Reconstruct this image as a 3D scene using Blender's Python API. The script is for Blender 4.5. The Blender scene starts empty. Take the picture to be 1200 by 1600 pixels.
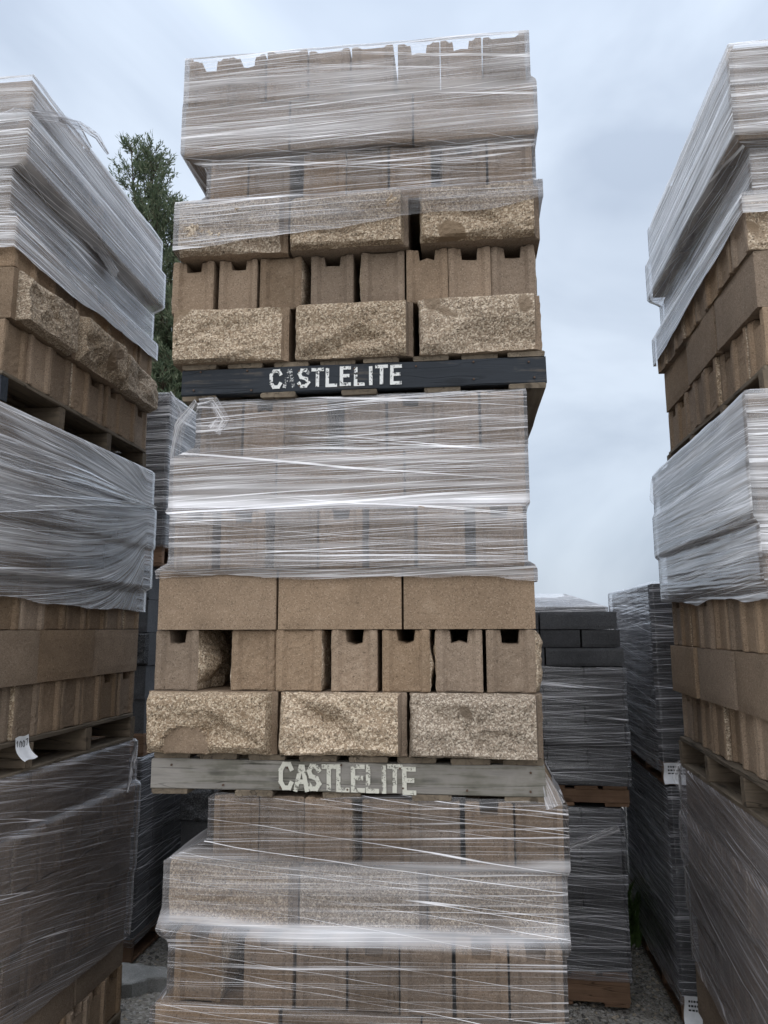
import bpy, math, random
import numpy as np
from mathutils import Vector, Matrix

# ---------------------------------------------------------------- camera, sky, sun, exposure
scene = bpy.context.scene
COL = scene.collection
F_PX, PITCH, YAW, ROLL, CAM_H = 1160.0, .1536, .1231, -.003, 1.797
cam_data = bpy.data.cameras.new("camera")
cam_data.sensor_fit = 'VERTICAL'; cam_data.sensor_height = 36.0; cam_data.sensor_width = 27.0
cam_data.lens = F_PX / 1600 * 36
cam_data.clip_start = .05; cam_data.clip_end = 2000
cam = bpy.data.objects.new("camera", cam_data); COL.objects.link(cam)
fw = Vector((-math.sin(YAW)*math.cos(PITCH), math.cos(YAW)*math.cos(PITCH), math.sin(PITCH)))
rt = Vector((math.cos(YAW), math.sin(YAW), 0)); up = rt.cross(fw)
r2 = rt*math.cos(ROLL)+up*math.sin(ROLL); u2 = -rt*math.sin(ROLL)+up*math.cos(ROLL)
cam.matrix_world = Matrix(((r2.x, u2.x, -fw.x, 0), (r2.y, u2.y, -fw.y, 0), (r2.z, u2.z, -fw.z, CAM_H), (0, 0, 0, 1)))
scene.camera = cam

SUN_EL = math.radians(44)
world = bpy.data.worlds.new("World"); scene.world = world; world.use_nodes = True
wn, wl = world.node_tree.nodes, world.node_tree.links
wn.clear()
w_out = wn.new('ShaderNodeOutputWorld'); w_mix = wn.new('ShaderNodeMixShader')
w_sky = wn.new('ShaderNodeTexSky'); w_sky.sky_type = 'NISHITA'; w_sky.sun_disc = False
w_sky.sun_elevation = SUN_EL; w_sky.sun_rotation = math.radians(180); w_sky.dust_density = 3
w_b1 = wn.new('ShaderNodeBackground'); w_b1.inputs[1].default_value = .09
w_b2 = wn.new('ShaderNodeBackground'); w_b2.inputs[1].default_value = 1.0
w_tc = wn.new('ShaderNodeTexCoord'); w_map = wn.new('ShaderNodeMapping'); w_map.inputs['Scale'].default_value = (1.5, 1.5, 2.6)
w_map.inputs['Location'].default_value = (1.3, .2, .4)
w_no = wn.new('ShaderNodeTexNoise'); w_no.inputs['Scale'].default_value = 1.5; w_no.inputs['Detail'].default_value = 5
w_no.inputs['Roughness'].default_value = .5; w_no.inputs['Distortion'].default_value = .5
w_rmp = wn.new('ShaderNodeValToRGB')
w_rmp.color_ramp.elements[0].position = .37; w_rmp.color_ramp.elements[0].color = (.345, .40, .485, 1)
w_rmp.color_ramp.elements[1].position = .65; w_rmp.color_ramp.elements[1].color = (.53, .595, .68, 1)
wl.new(w_tc.outputs['Generated'], w_map.inputs[0]); wl.new(w_map.outputs[0], w_no.inputs['Vector'])
wl.new(w_no.outputs[0], w_rmp.inputs[0]); wl.new(w_rmp.outputs[0], w_b2.inputs[0])
# overcast sky: zenith above the view raised to add ambient light on the flanks
w_sep = wn.new('ShaderNodeSeparateXYZ'); wl.new(w_tc.outputs['Generated'], w_sep.inputs[0])
w_z3 = wn.new('ShaderNodeMath'); w_z3.operation = 'POWER'; w_z3.use_clamp = True; w_z3.inputs[1].default_value = 3
w_m = wn.new('ShaderNodeMath'); w_m.operation = 'MULTIPLY_ADD'; w_m.inputs[1].default_value = .15; w_m.inputs[2].default_value = .92
w_a = wn.new('ShaderNodeMath'); w_a.operation = 'MULTIPLY_ADD'; w_a.inputs[1].default_value = 1.1
w_cl = wn.new('ShaderNodeClamp'); wl.new(w_sep.outputs[2], w_cl.inputs[0])
wl.new(w_cl.outputs[0], w_z3.inputs[0]); wl.new(w_cl.outputs[0], w_m.inputs[0]); wl.new(w_z3.outputs[0], w_a.inputs[0]); wl.new(w_m.outputs[0], w_a.inputs[2])
wl.new(w_a.outputs[0], w_b2.inputs[1])
wl.new(w_sky.outputs[0], w_b1.inputs[0])
w_mix.inputs[0].default_value = .86
wl.new(w_b1.outputs[0], w_mix.inputs[1]); wl.new(w_b2.outputs[0], w_mix.inputs[2]); wl.new(w_mix.outputs[0], w_out.inputs[0])

sun_d = bpy.data.lights.new("sun", 'SUN'); sun_d.energy = 1.5; sun_d.angle = math.radians(140); sun_d.color = (1, .965, .92)
sun = bpy.data.objects.new("sun", sun_d); COL.objects.link(sun)
sun.rotation_euler = (math.pi/2-SUN_EL, 0, math.radians(-6)); sun.location = (0, -5, 12)

scene.view_settings.view_transform = 'Standard'; scene.view_settings.look = 'None'
scene.view_settings.exposure = 0.58; scene.view_settings.gamma = 1
scene.render.engine = 'CYCLES'
scene.cycles.max_bounces = 6; scene.cycles.diffuse_bounces = 4; scene.cycles.glossy_bounces = 2; scene.cycles.transparent_max_bounces = 12
scene.cycles.use_adaptive_sampling = True; scene.cycles.adaptive_threshold = .025
scene.cycles.use_denoising = True

random.seed(7)
rng = np.random.default_rng(7)

# ---------------------------------------------------------------- small helpers
def _hash(ix, iy, s):
    h = (ix.astype(np.int64)*374761393 + iy.astype(np.int64)*668265263 + int(s)*1442695041) & 0xFFFFFFFF
    h = ((h ^ (h >> 13))*1274126177) & 0xFFFFFFFF
    return ((h ^ (h >> 16)) & 0xFFFF)/65535.0

def vnoise(x, y, s=0):
    x = np.asarray(x, float); y = np.asarray(y, float)
    x, y = np.broadcast_arrays(x, y)
    ix = np.floor(x); iy = np.floor(y); fx = x-ix; fy = y-iy
    fx = fx*fx*(3-2*fx); fy = fy*fy*(3-2*fy)
    a = _hash(ix, iy, s); b = _hash(ix+1, iy, s); c = _hash(ix, iy+1, s); d = _hash(ix+1, iy+1, s)
    return (a*(1-fx)+b*fx)*(1-fy)+(c*(1-fx)+d*fx)*fy - .5

def fbm(x, y, s=0, o=4):
    r = 0; a = 1.0
    for k in range(o):
        r = r + a*vnoise(x*2**k+17.3*k, y*2**k-9.1*k, s+k*31); a *= .5
    return r

def make_mesh(name, verts, faces, mats, fmat=None, smooth=False):
    me = bpy.data.meshes.new(name)
    me.from_pydata([tuple(v) for v in verts], [], faces)
    for m in mats: me.materials.append(m)
    if fmat is not None: me.polygons.foreach_set('material_index', fmat)
    if smooth: me.polygons.foreach_set('use_smooth', [True]*len(me.polygons))
    me.update()
    return me

def link(name, me, parent=None, loc=(0, 0, 0), rot=(0, 0, 0)):
    o = bpy.data.objects.new(name, me); COL.objects.link(o)
    o.location = loc; o.rotation_euler = rot
    if parent: o.parent = parent
    return o

def tag(o, label=None, cat=None, group=None, kind=None):
    if label: o['label'] = label
    if cat: o['category'] = cat
    if group: o['group'] = group
    if kind: o['kind'] = kind
    return o

def box_data(x0, x1, y0, y1, z0, z1):
    v = [(x0, y0, z0), (x1, y0, z0), (x1, y1, z0), (x0, y1, z0), (x0, y0, z1), (x1, y0, z1), (x1, y1, z1), (x0, y1, z1)]
    f = [(0, 3, 2, 1), (4, 5, 6, 7), (0, 1, 5, 4), (1, 2, 6, 5), (2, 3, 7, 6), (3, 0, 4, 7)]
    return v, f

ORD = ['first', 'second', 'third', 'fourth', 'fifth', 'sixth', 'seventh', 'eighth', 'ninth', 'tenth', 'eleventh', 'twelfth']

# ---------------------------------------------------------------- materials
class NT:
    def __init__(s, name):
        s.m = bpy.data.materials.new(name); s.m.use_nodes = True
        s.n = s.m.node_tree.nodes; s.l = s.m.node_tree.links; s.n.clear()
        s.out = s.n.new('ShaderNodeOutputMaterial')
    def node(s, t, **kw):
        n = s.n.new(t)
        for k, v in kw.items(): setattr(n, k, v)
        return n
    def set(s, sock, v):
        if hasattr(v, 'is_output') or isinstance(v, bpy.types.NodeSocket): s.l.new(v, sock)
        else: sock.default_value = v
    def math(s, op, a, b=0.0, c=None, clamp=False):
        n = s.node('ShaderNodeMath', operation=op, use_clamp=clamp)
        s.set(n.inputs[0], a); s.set(n.inputs[1], b)
        if c is not None: s.set(n.inputs[2], c)
        return n.outputs[0]
    def noise(s, vec, scale, detail=3, rough=.5, dist=0.0):
        n = s.node('ShaderNodeTexNoise'); s.set(n.inputs['Vector'], vec)
        n.inputs['Scale'].default_value = scale; n.inputs['Detail'].default_value = detail
        n.inputs['Roughness'].default_value = rough; n.inputs['Distortion'].default_value = dist
        return n.outputs[0]
    def mr(s, v, a, b, c=0.0, d=1.0, smooth=False):
        n = s.node('ShaderNodeMapRange'); n.interpolation_type = 'SMOOTHSTEP' if smooth else 'LINEAR'
        s.set(n.inputs[0], v); n.inputs[1].default_value = a; n.inputs[2].default_value = b
        n.inputs[3].default_value = c; n.inputs[4].default_value = d
        return n.outputs[0]
    def mix(s, f, a, b, blend='MIX'):
        n = s.node('ShaderNodeMix', data_type='RGBA', blend_type=blend)
        s.set(n.inputs[0], f); s.set(n.inputs[6], a); s.set(n.inputs[7], b)
        return n.outputs[2]
    def comb(s, x, y, z):
        n = s.node('ShaderNodeCombineXYZ'); s.set(n.inputs[0], x); s.set(n.inputs[1], y); s.set(n.inputs[2], z); return n.outputs[0]
    def bump(s, h, strength, dist):
        n = s.node('ShaderNodeBump'); s.set(n.inputs['Height'], h); n.inputs['Strength'].default_value = strength
        n.inputs['Distance'].default_value = dist; return n.outputs[0]
    def objvec(s, spread=40.0):
        tc = s.node('ShaderNodeTexCoord'); oi = s.node('ShaderNodeObjectInfo')
        off = s.math('MULTIPLY', oi.outputs['Random'], spread)
        va = s.node('ShaderNodeVectorMath', operation='ADD'); s.l.new(tc.outputs['Object'], va.inputs[0])
        s.l.new(s.comb(off, s.math('MULTIPLY', off, .7), s.math('MULTIPLY', off, 1.3)), va.inputs[1])
        return va.outputs[0], oi.outputs['Random'], tc
    def principled(s, col, rough, normal=None, spec=.3):
        p = s.node('ShaderNodeBsdfPrincipled'); s.set(p.inputs['Base Color'], col); s.set(p.inputs['Roughness'], rough)
        p.inputs['Specular IOR Level'].default_value = spec
        if normal is not None: s.l.new(normal, p.inputs['Normal'])
        return p.outputs[0]
    def finish(s, sh): s.l.new(sh, s.out.inputs[0]); return s.m

def voronoi(t, vec, scale, feature='F1', out=0, rnd=1.0):
    n = t.node('ShaderNodeTexVoronoi', feature=feature); t.set(n.inputs['Vector'], vec); n.inputs['Scale'].default_value = scale
    n.inputs['Randomness'].default_value = rnd
    return n.outputs[out]

def concrete(name, base, dark, light, vary=.16, pit=.5):
    t = NT(name); v, rnd, tc = t.objvec()
    big = t.noise(v, 5.0, 4, .6)
    fine = t.noise(v, 260, 2, .6); mid = t.noise(v, 70, 3, .6)
    col = t.mix(t.mr(big, .3, .7), base, dark)
    sepc = t.node('ShaderNodeSeparateColor'); t.l.new(voronoi(t, v, 330, out=1), sepc.inputs[0])
    col = t.mix(t.mr(sepc.outputs[0], .70, 1.0, 0, .45), col, light)
    col = t.mix(t.mr(sepc.outputs[1], .82, 1.0, 0, .55), col, tuple(c*.3 for c in dark[:3])+(1,))
    pits = t.mr(t.noise(v, 120, 3, .6), .36, .29, 0, 1)
    col = t.mix(t.math('MULTIPLY', pits, pit), col, tuple(c*.25 for c in dark[:3])+(1,))
    dust = t.mr(t.noise(v, 11, 5, .7), .56, .72, 0, .28); col = t.mix(dust, col, light)
    stain = t.mr(t.noise(v, 3.2, 4, .6), .55, .7, 0, .35); col = t.mix(stain, col, tuple(c*.6 for c in dark[:3])+(1,))
    val = t.mr(rnd, 0, 1, 1-vary, 1+vary)
    hsv = t.node('ShaderNodeHueSaturation'); t.l.new(col, hsv.inputs['Color']); t.l.new(val, hsv.inputs['Value'])
    sat = t.mr(t.math('FRACT', t.math('MULTIPLY', rnd, 7.31)), 0, 1, .85, 1.12); t.l.new(sat, hsv.inputs['Saturation'])
    h = t.math('ADD', t.math('MULTIPLY', fine, .5), t.math('SUBTRACT', t.math('MULTIPLY', mid, .8), t.math('MULTIPLY', pits, .8)))
    return t.finish(t.principled(hsv.outputs[0], .93, t.bump(h, .55, .003), .2))

def splitface(name, base, dark, light):
    t = NT(name); v, rnd, tc = t.objvec()
    sepc = t.node('ShaderNodeSeparateColor'); t.l.new(voronoi(t, v, 215, out=1), sepc.inputs[0])
    sep2 = t.node('ShaderNodeSeparateColor'); t.l.new(voronoi(t, v, 330, out=1), sep2.inputs[0])
    big = t.noise(v, 9.0, 4, .65); mid = t.noise(v, 90, 3, .6)
    col = t.mix(t.mr(big, .35, .65, 0, .9), base, dark)
    col = t.mix(t.mr(t.noise(v, 28, 3, .6), .48, .66, 0, .25), col, tuple(c*.6 for c in dark[:3])+(1,))
    col = t.mix(t.mr(sepc.outputs[0], .55, .85, 0, .9), col, light)
    col = t.mix(t.mr(sepc.outputs[1], .72, 1.0, 0, .8), col, tuple(c*.35 for c in dark[:3])+(1,))
    col = t.mix(t.mr(sep2.outputs[2], .8, 1.0, 0, .6), col, (light[0]*1.15, light[1]*1.18, light[2]*1.25, 1))
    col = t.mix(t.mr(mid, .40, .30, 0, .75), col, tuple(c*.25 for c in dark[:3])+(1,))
    # patches where the moulded skin did not break off
    col = t.mix(t.mr(t.noise(v, 6.5, 2, .4), .67, .69), col, (base[0]*.66, base[1]*.64, base[2]*.62, 1))
    hsv = t.node('ShaderNodeHueSaturation'); t.l.new(col, hsv.inputs['Color']); t.l.new(t.mr(rnd, 0, 1, .84, 1.12), hsv.inputs['Value']); t.l.new(t.mr(t.math('FRACT', t.math('MULTIPLY', rnd, 5.7)), 0, 1, .85, 1.1), hsv.inputs['Saturation'])
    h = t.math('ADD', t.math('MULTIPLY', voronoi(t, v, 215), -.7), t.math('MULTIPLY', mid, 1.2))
    return t.finish(t.principled(hsv.outputs[0], .9, t.bump(h, .7, .0035), .25))

def wood(name, base, dark, rough=.85, axis=0, paint=None, paint_wear=.5):
    t = NT(name); v, rnd, tc = t.objvec()
    mp = t.node('ShaderNodeMapping'); t.l.new(v, mp.inputs[0])
    sc = [40, 40, 40]; sc[axis] = 2.2; mp.inputs['Scale'].default_value = sc
    grain = t.noise(mp.outputs[0], 1.4, 5, .65, .6); blot = t.noise(v, 7, 4, .6)
    col = t.mix(t.mr(grain, .32, .68), base, dark)
    col = t.mix(t.mr(blot, .45, .75, 0, .5), col, tuple(c*.45 for c in dark[:3])+(1,))
    mk = t.node('ShaderNodeMapping'); t.l.new(v, mk.inputs[0]); ks = [13, 13, 13]; ks[axis] = 4.2; mk.inputs['Scale'].default_value = ks
    kn = t.mr(voronoi(t, mk.outputs[0], 1.0), .10, .22, .75, 0, True)
    col = t.mix(kn, col, tuple(c*.35 for c in dark[:3])+(1,))
    ck = t.noise(mp.outputs[0], .55, 2, .5, .2); crack = t.mr(t.math('ABSOLUTE', t.math('SUBTRACT', ck, .5)), 0, .010, .8, 0)
    col = t.mix(crack, col, tuple(c*.2 for c in dark[:3])+(1,))
    if paint:
        wear = t.mr(t.math('ADD', t.math('MULTIPLY', grain, .6), t.math('MULTIPLY', blot, .5)), paint_wear, paint_wear+.12)
        pc = t.mix(t.mr(grain, .35, .65, 0, .6), paint, tuple(c*1.7 for c in paint[:3])+(1,))
        pc = t.mix(t.math('MULTIPLY', t.math('MAXIMUM', crack, kn), .6), pc, tuple(c*.35 for c in paint[:3])+(1,))
        col = t.mix(wear, pc, col)
    val = t.mr(rnd, 0, 1, .8, 1.15)
    hsv = t.node('ShaderNodeHueSaturation'); t.l.new(col, hsv.inputs['Color']); t.l.new(val, hsv.inputs['Value'])
    return t.finish(t.principled(hsv.outputs[0], rough, t.bump(t.math('SUBTRACT', grain, t.math('MULTIPLY', crack, .8)), .5, .003), .25))

def film(name, base, l1, l2, l3, patch, tint=(.91, .895, .91, 1), rough=.30, seed=0.0, sl=(.02, -.045, .10), gloss=.8):
    """stretch wrap: clear sheet with milky wrinkles that run along the wrapping direction (uv in metres)"""
    t = NT(name)
    uv = t.node('ShaderNodeUVMap', uv_map='wrap'); sp = t.node('ShaderNodeSeparateXYZ'); t.l.new(uv.outputs[0], sp.inputs[0])
    oi = t.node('ShaderNodeObjectInfo'); sd = t.math('ADD', t.math('MULTIPLY', oi.outputs['Random'], 37.0), seed)
    U, V = sp.outputs[0], sp.outputs[1]
    wv = t.noise(t.comb(t.math('MULTIPLY', U, 1.3), t.math('MULTIPLY', V, 5.0), sd), 1.0, 2, .5)
    V2 = t.math('ADD', V, t.math('MULTIPLY', t.math('SUBTRACT', wv, .5), .03))
    def raw(sl_, sv, su, k, det=2, rg=.5):
        vv = t.math('MULTIPLY', t.math('ADD', V2, t.math('MULTIPLY', U, sl_)), sv)
        return t.noise(t.comb(t.math('MULTIPLY', U, su), vv, t.math('ADD', sd, k)), 1.0, det, rg)
    def thread(n, wdt):      # thin crease: the contour of a stretched noise
        return t.mr(t.math('ABSOLUTE', t.math('SUBTRACT', n, .5)), 0.0, wdt, 1, 0, True)
    na, nb, nc, nd = raw(sl[0], 85, .18, 3.1, 1, .4), raw(sl[1], 62, .18, 9.7, 1, .4), raw(sl[2], 30, .16, 15.3, 0), raw(0.0, 11, .5, 21.0, 3, .55)
    gate = t.mr(raw(0.0, 12, 1.1, 33.0, 3, .6), .38, .60, 0, 1, True)
    nn = raw(sl[0]*.5, 34, .25, 27.0, 2, .5)
    a = t.math('MULTIPLY', thread(na, .035), t.math('ADD', t.math('MULTIPLY', gate, .85), .15)); b = thread(nb, .020); c = thread(nc, .010)
    fz = t.mr(nn, .42, .70, 0, 1, True)                         # soft pleats
    a = t.math('MAXIMUM', a, t.math('MULTIPLY', fz, .45))
    d = t.mr(nd, .38, .68, 0, 1, True)                          # broad overlapping wraps
    p = t.mr(t.noise(t.comb(t.math('MULTIPLY', U, 2.0), t.math('MULTIPLY', V, 9.0), t.math('ADD', sd, 5.5)), 1.0, 3, .6), .32, .68, 1-patch, 1+patch)
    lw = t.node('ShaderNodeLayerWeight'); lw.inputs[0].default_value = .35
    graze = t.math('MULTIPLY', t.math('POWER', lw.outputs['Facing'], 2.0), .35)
    al = t.math('ADD', t.math('MULTIPLY', a, l1), t.math('ADD', t.math('MULTIPLY', b, l2), t.math('MULTIPLY', c, l3)))
    al = t.math('ADD', al, t.math('MULTIPLY', t.math('ADD', t.math('MULTIPLY', d, .8), .5), base))
    ov_glint = t.node('ShaderNodeAttribute', attribute_name='overlap_glint')     # extra film turns, plus glints and brightness painted into the opacity
    ovl_glint = t.math('MULTIPLY', ov_glint.outputs['Fac'], t.math('ADD', t.math('MULTIPLY', d, .7), t.math('ADD', t.math('MULTIPLY', fz, .5), .4)))
    al = t.math('ADD', t.math('ADD', t.math('MULTIPLY', al, p), ovl_glint), graze, clamp=True)
    al = t.math('MINIMUM', al, .94)
    h = t.math('ADD', t.math('MULTIPLY', na, .8), t.math('ADD', nb, t.math('ADD', t.math('MULTIPLY', nn, 1.6), t.math('MULTIPLY', nc, .8))))
    nrm = t.bump(h, .55, .008)
    pr = t.principled(tint, rough, nrm, .6)
    tr = t.node('ShaderNodeBsdfTransparent'); tr.inputs[0].default_value = (.97, .97, .98, 1)
    # a thin even gloss on the clear part of the sheet
    gl = t.node('ShaderNodeBsdfGlossy'); gl.inputs['Roughness'].default_value = .18; t.l.new(nrm, gl.inputs['Normal'])
    fr = t.node('ShaderNodeFresnel'); fr.inputs[0].default_value = 1.45
    m0 = t.node('ShaderNodeMixShader'); t.l.new(t.math('MULTIPLY', fr.outputs[0], gloss, clamp=True), m0.inputs[0]); t.l.new(tr.outputs[0], m0.inputs[1]); t.l.new(gl.outputs[0], m0.inputs[2])
    mx = t.node('ShaderNodeMixShader'); t.l.new(al, mx.inputs[0]); t.l.new(m0.outputs[0], mx.inputs[1]); t.l.new(pr, mx.inputs[2])
    return t.finish(mx.outputs[0])

def plain(name, col, rough=.7, bump=0.0, scale=30):
    t = NT(name); v, rnd, tc = t.objvec()
    n = t.noise(v, scale, 4, .6)
    c = t.mix(t.mr(n, .3, .7), col, tuple(x*.75 for x in col[:3])+(1,))
    return t.finish(t.principled(c, rough, t.bump(n, bump, .004) if bump else None, .3))

M = {}
M['tan'] = concrete('tan_concrete', (.268, .194, .133, 1), (.206, .148, .101, 1), (.41, .32, .236, 1), .22)
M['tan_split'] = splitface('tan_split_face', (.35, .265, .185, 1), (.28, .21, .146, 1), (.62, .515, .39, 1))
M['black'] = concrete('black_concrete', (.10, .102, .108, 1), (.072, .074, .079, 1), (.16, .162, .167, 1), .2, .3)
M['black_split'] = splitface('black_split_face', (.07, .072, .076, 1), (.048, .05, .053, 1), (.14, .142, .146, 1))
M['wood'] = wood('weathered_wood', (.20, .155, .11, 1), (.12, .095, .07, 1))
M['wood_y'] = wood('weathered_wood_lengthwise', (.20, .16, .115, 1), (.12, .095, .07, 1), axis=1)
M['wood_new'] = wood('fresh_brown_wood', (.27, .165, .105, 1), (.18, .11, .07, 1))
M['wood_grey'] = wood('grey_green_wood', (.235, .22, .18, 1), (.15, .142, .118, 1), paint=(.215, .20, .18, 1), paint_wear=.50)
M['wood_black'] = wood('black_painted_wood', (.18, .15, .12, 1), (.10, .085, .07, 1), .6, paint=(.018, .022, .028, 1), paint_wear=.61)
M['film_thick'] = film('stretch_film_thick', .12, .30, .42, .5, .55)
M['film_mid'] = film('stretch_film', .06, .62, .72, .6, .5)
M['film_clear'] = film('stretch_film_clear', .015, .07, .42, .8, .6, seed=4.0, sl=(.01, -.03, .09), gloss=.9)
M['film_side'] = film('stretch_film_side', .07, .42, .56, .6, .7, tint=(.88, .875, .895, 1), seed=8.0, sl=(.03, -.03, .07), gloss=1.6)
M['film_low'] = film('stretch_film_low', .03, .08, .28, .65, .6, tint=(.90, .85, .86, 1), seed=6.0, sl=(.10, .16, .22))
M['film_dark'] = film('stretch_film_over_black', .05, .18, .50, .8, .5, tint=(.85, .85, .90, 1), seed=11.0, gloss=1.2)
M['ribbon'] = film('stretch_film_gathered', .20, .35, .5, .5, .3, seed=2.0)
M['paper'] = plain('white_paper', (.80, .81, .83, 1), .6, .1, 20)
M['nail'] = plain('rusty_nail', (.10, .06, .04, 1), .6)
M['ink'] = plain('black_ink', (.015, .015, .018, 1), .5)
M['ink_green'] = plain('green_ink', (.02, .10, .06, 1), .5)

def letter_paint(name, col, lo):
    t = NT(name); v, rnd, tc = t.objvec()
    n = t.noise(v, 130, 4, .7); g = t.noise(v, 30, 3, .6)
    f = t.mr(t.math('ADD', t.math('MULTIPLY', n, .6), t.math('MULTIPLY', g, .4)), lo, lo+.06)
    p = t.principled(col, .75, None, .2)
    tr = t.node('ShaderNodeBsdfTransparent'); mx = t.node('ShaderNodeMixShader')
    t.l.new(f, mx.inputs[0]); t.l.new(tr.outputs[0], mx.inputs[1]); t.l.new(p, mx.inputs[2])
    return t.finish(mx.outputs[0])
M['paint_white'] = letter_paint('worn_white_paint', (.72, .72, .70, 1), .42)
M['paint_faint'] = letter_paint('rubbed_off_white_paint', (.6, .6, .59, 1), .50)
M['paint_cream'] = letter_paint('cream_brush_paint', (.56, .545, .47, 1), .40)

# ---------------------------------------------------------------- ground
def gz(x, y=0):
    s = np.clip((np.asarray(x, float)-.2)/1.0, 0, 1); s = s*s*(3-2*s)
    return -.075*s

def build_ground():
    xs = np.unique(np.concatenate([np.linspace(-400, -6, 14), np.linspace(-6, 6, 121), np.linspace(6, 400, 14)]))
    ys = np.unique(np.concatenate([np.linspace(-200, -2, 10), np.linspace(-2, 9, 111), np.linspace(9, 700, 16)]))
    X, Y = np.meshgrid(xs, ys)
    near = np.exp(-((X/5)**2+((Y-3.5)/5)**2))
    Z = gz(X)+(fbm(X*1.7, Y*1.7, 3)*.016+fbm(X*9, Y*9, 9, 3)*.006)*near - .012
    nx, ny = len(xs), len(ys)
    v = np.stack([X, Y, Z], -1).reshape(-1, 3)
    f = [(j*nx+i, j*nx+i+1, (j+1)*nx+i+1, (j+1)*nx+i) for j in range(ny-1) for i in range(nx-1)]
    t = NT('gravel_yard'); tc = t.node('ShaderNodeTexCoord'); P = tc.outputs['Object']
    sepc = t.node('ShaderNodeSeparateColor'); t.l.new(voronoi(t, P, 75, out=1), sepc.inputs[0])
    big = t.noise(P, 1.6, 4, .6); fine = t.noise(P, 40, 4, .65)
    col = t.mix(t.mr(big, .35, .65), (.30, .28, .245, 1), (.22, .205, .18, 1))
    col = t.mix(t.mr(sepc.outputs[0], .5, 1, 0, .7), col, (.42, .41, .39, 1))
    col = t.mix(t.mr(sepc.outputs[1], .65, 1, 0, .8), col, (.075, .07, .065, 1))
    h = t.math('ADD', t.math('MULTIPLY', voronoi(t, P, 75), -1.0), fine)
    m = t.finish(t.principled(col, .95, t.bump(h, .9, .012), .2))
    o = link('ground', make_mesh('ground', v, f, [m], smooth=True)); tag(o, kind='structure')
build_ground()

def build_gravel():
    base = [(1, 0, 0), (-1, 0, 0), (0, 1, 0), (0, -1, 0), (0, 0, 1), (0, 0, -1)]
    bf = [(0, 2, 4), (2, 1, 4), (1, 3, 4), (3, 0, 4), (2, 0, 5), (1, 2, 5), (3, 1, 5), (0, 3, 5)]
    V, Fc, mi = [], [], []
    zones = [(-2.3, -1.0, 2.6, 4.4, 3600), (.2, 1.15, 2.6, 5.2, 4200), (-.9, .9, .6, 2.2, 1200)]
    for (x0, x1, y0, y1, n) in zones:
        for _ in range(n):
            x, y = random.uniform(x0, x1), random.uniform(y0, y1)
            s = random.choice([.004, .005, .006, .007, .009, .012]) * random.uniform(.8, 1.3)
            R = Matrix.Rotation(random.uniform(0, 6.28), 3, 'Z') @ Matrix.Rotation(random.uniform(-.6, .6), 3, 'X')
            z = float(gz(x))-.010+s*.25; k = len(V)
            for p in base:
                q = R @ Vector((p[0]*s*random.uniform(.8, 1.5), p[1]*s*random.uniform(.7, 1.1), p[2]*s*random.uniform(.5, .9)))
                V.append((x+q.x, y+q.y, z+q.z))
            m = random.choice([0, 0, 1, 2])
            for f in bf: Fc.append(tuple(a+k for a in f)); mi.append(m)
    ms = [plain('pebble_grey', (.34, .33, .31, 1), .9), plain('pebble_dark', (.13, .126, .118, 1), .9), plain('pebble_tan', (.38, .33, .26, 1), .9)]
    o = link('gravel', make_mesh('gravel', V, Fc, ms, mi)); tag(o, 'loose grey gravel strewn over the yard between the stacks', 'gravel', kind='stuff')
build_gravel()

# ---------------------------------------------------------------- block meshes
BL, BH = .395, .1912       # length, height of a block
LH = .1925                 # course height

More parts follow.
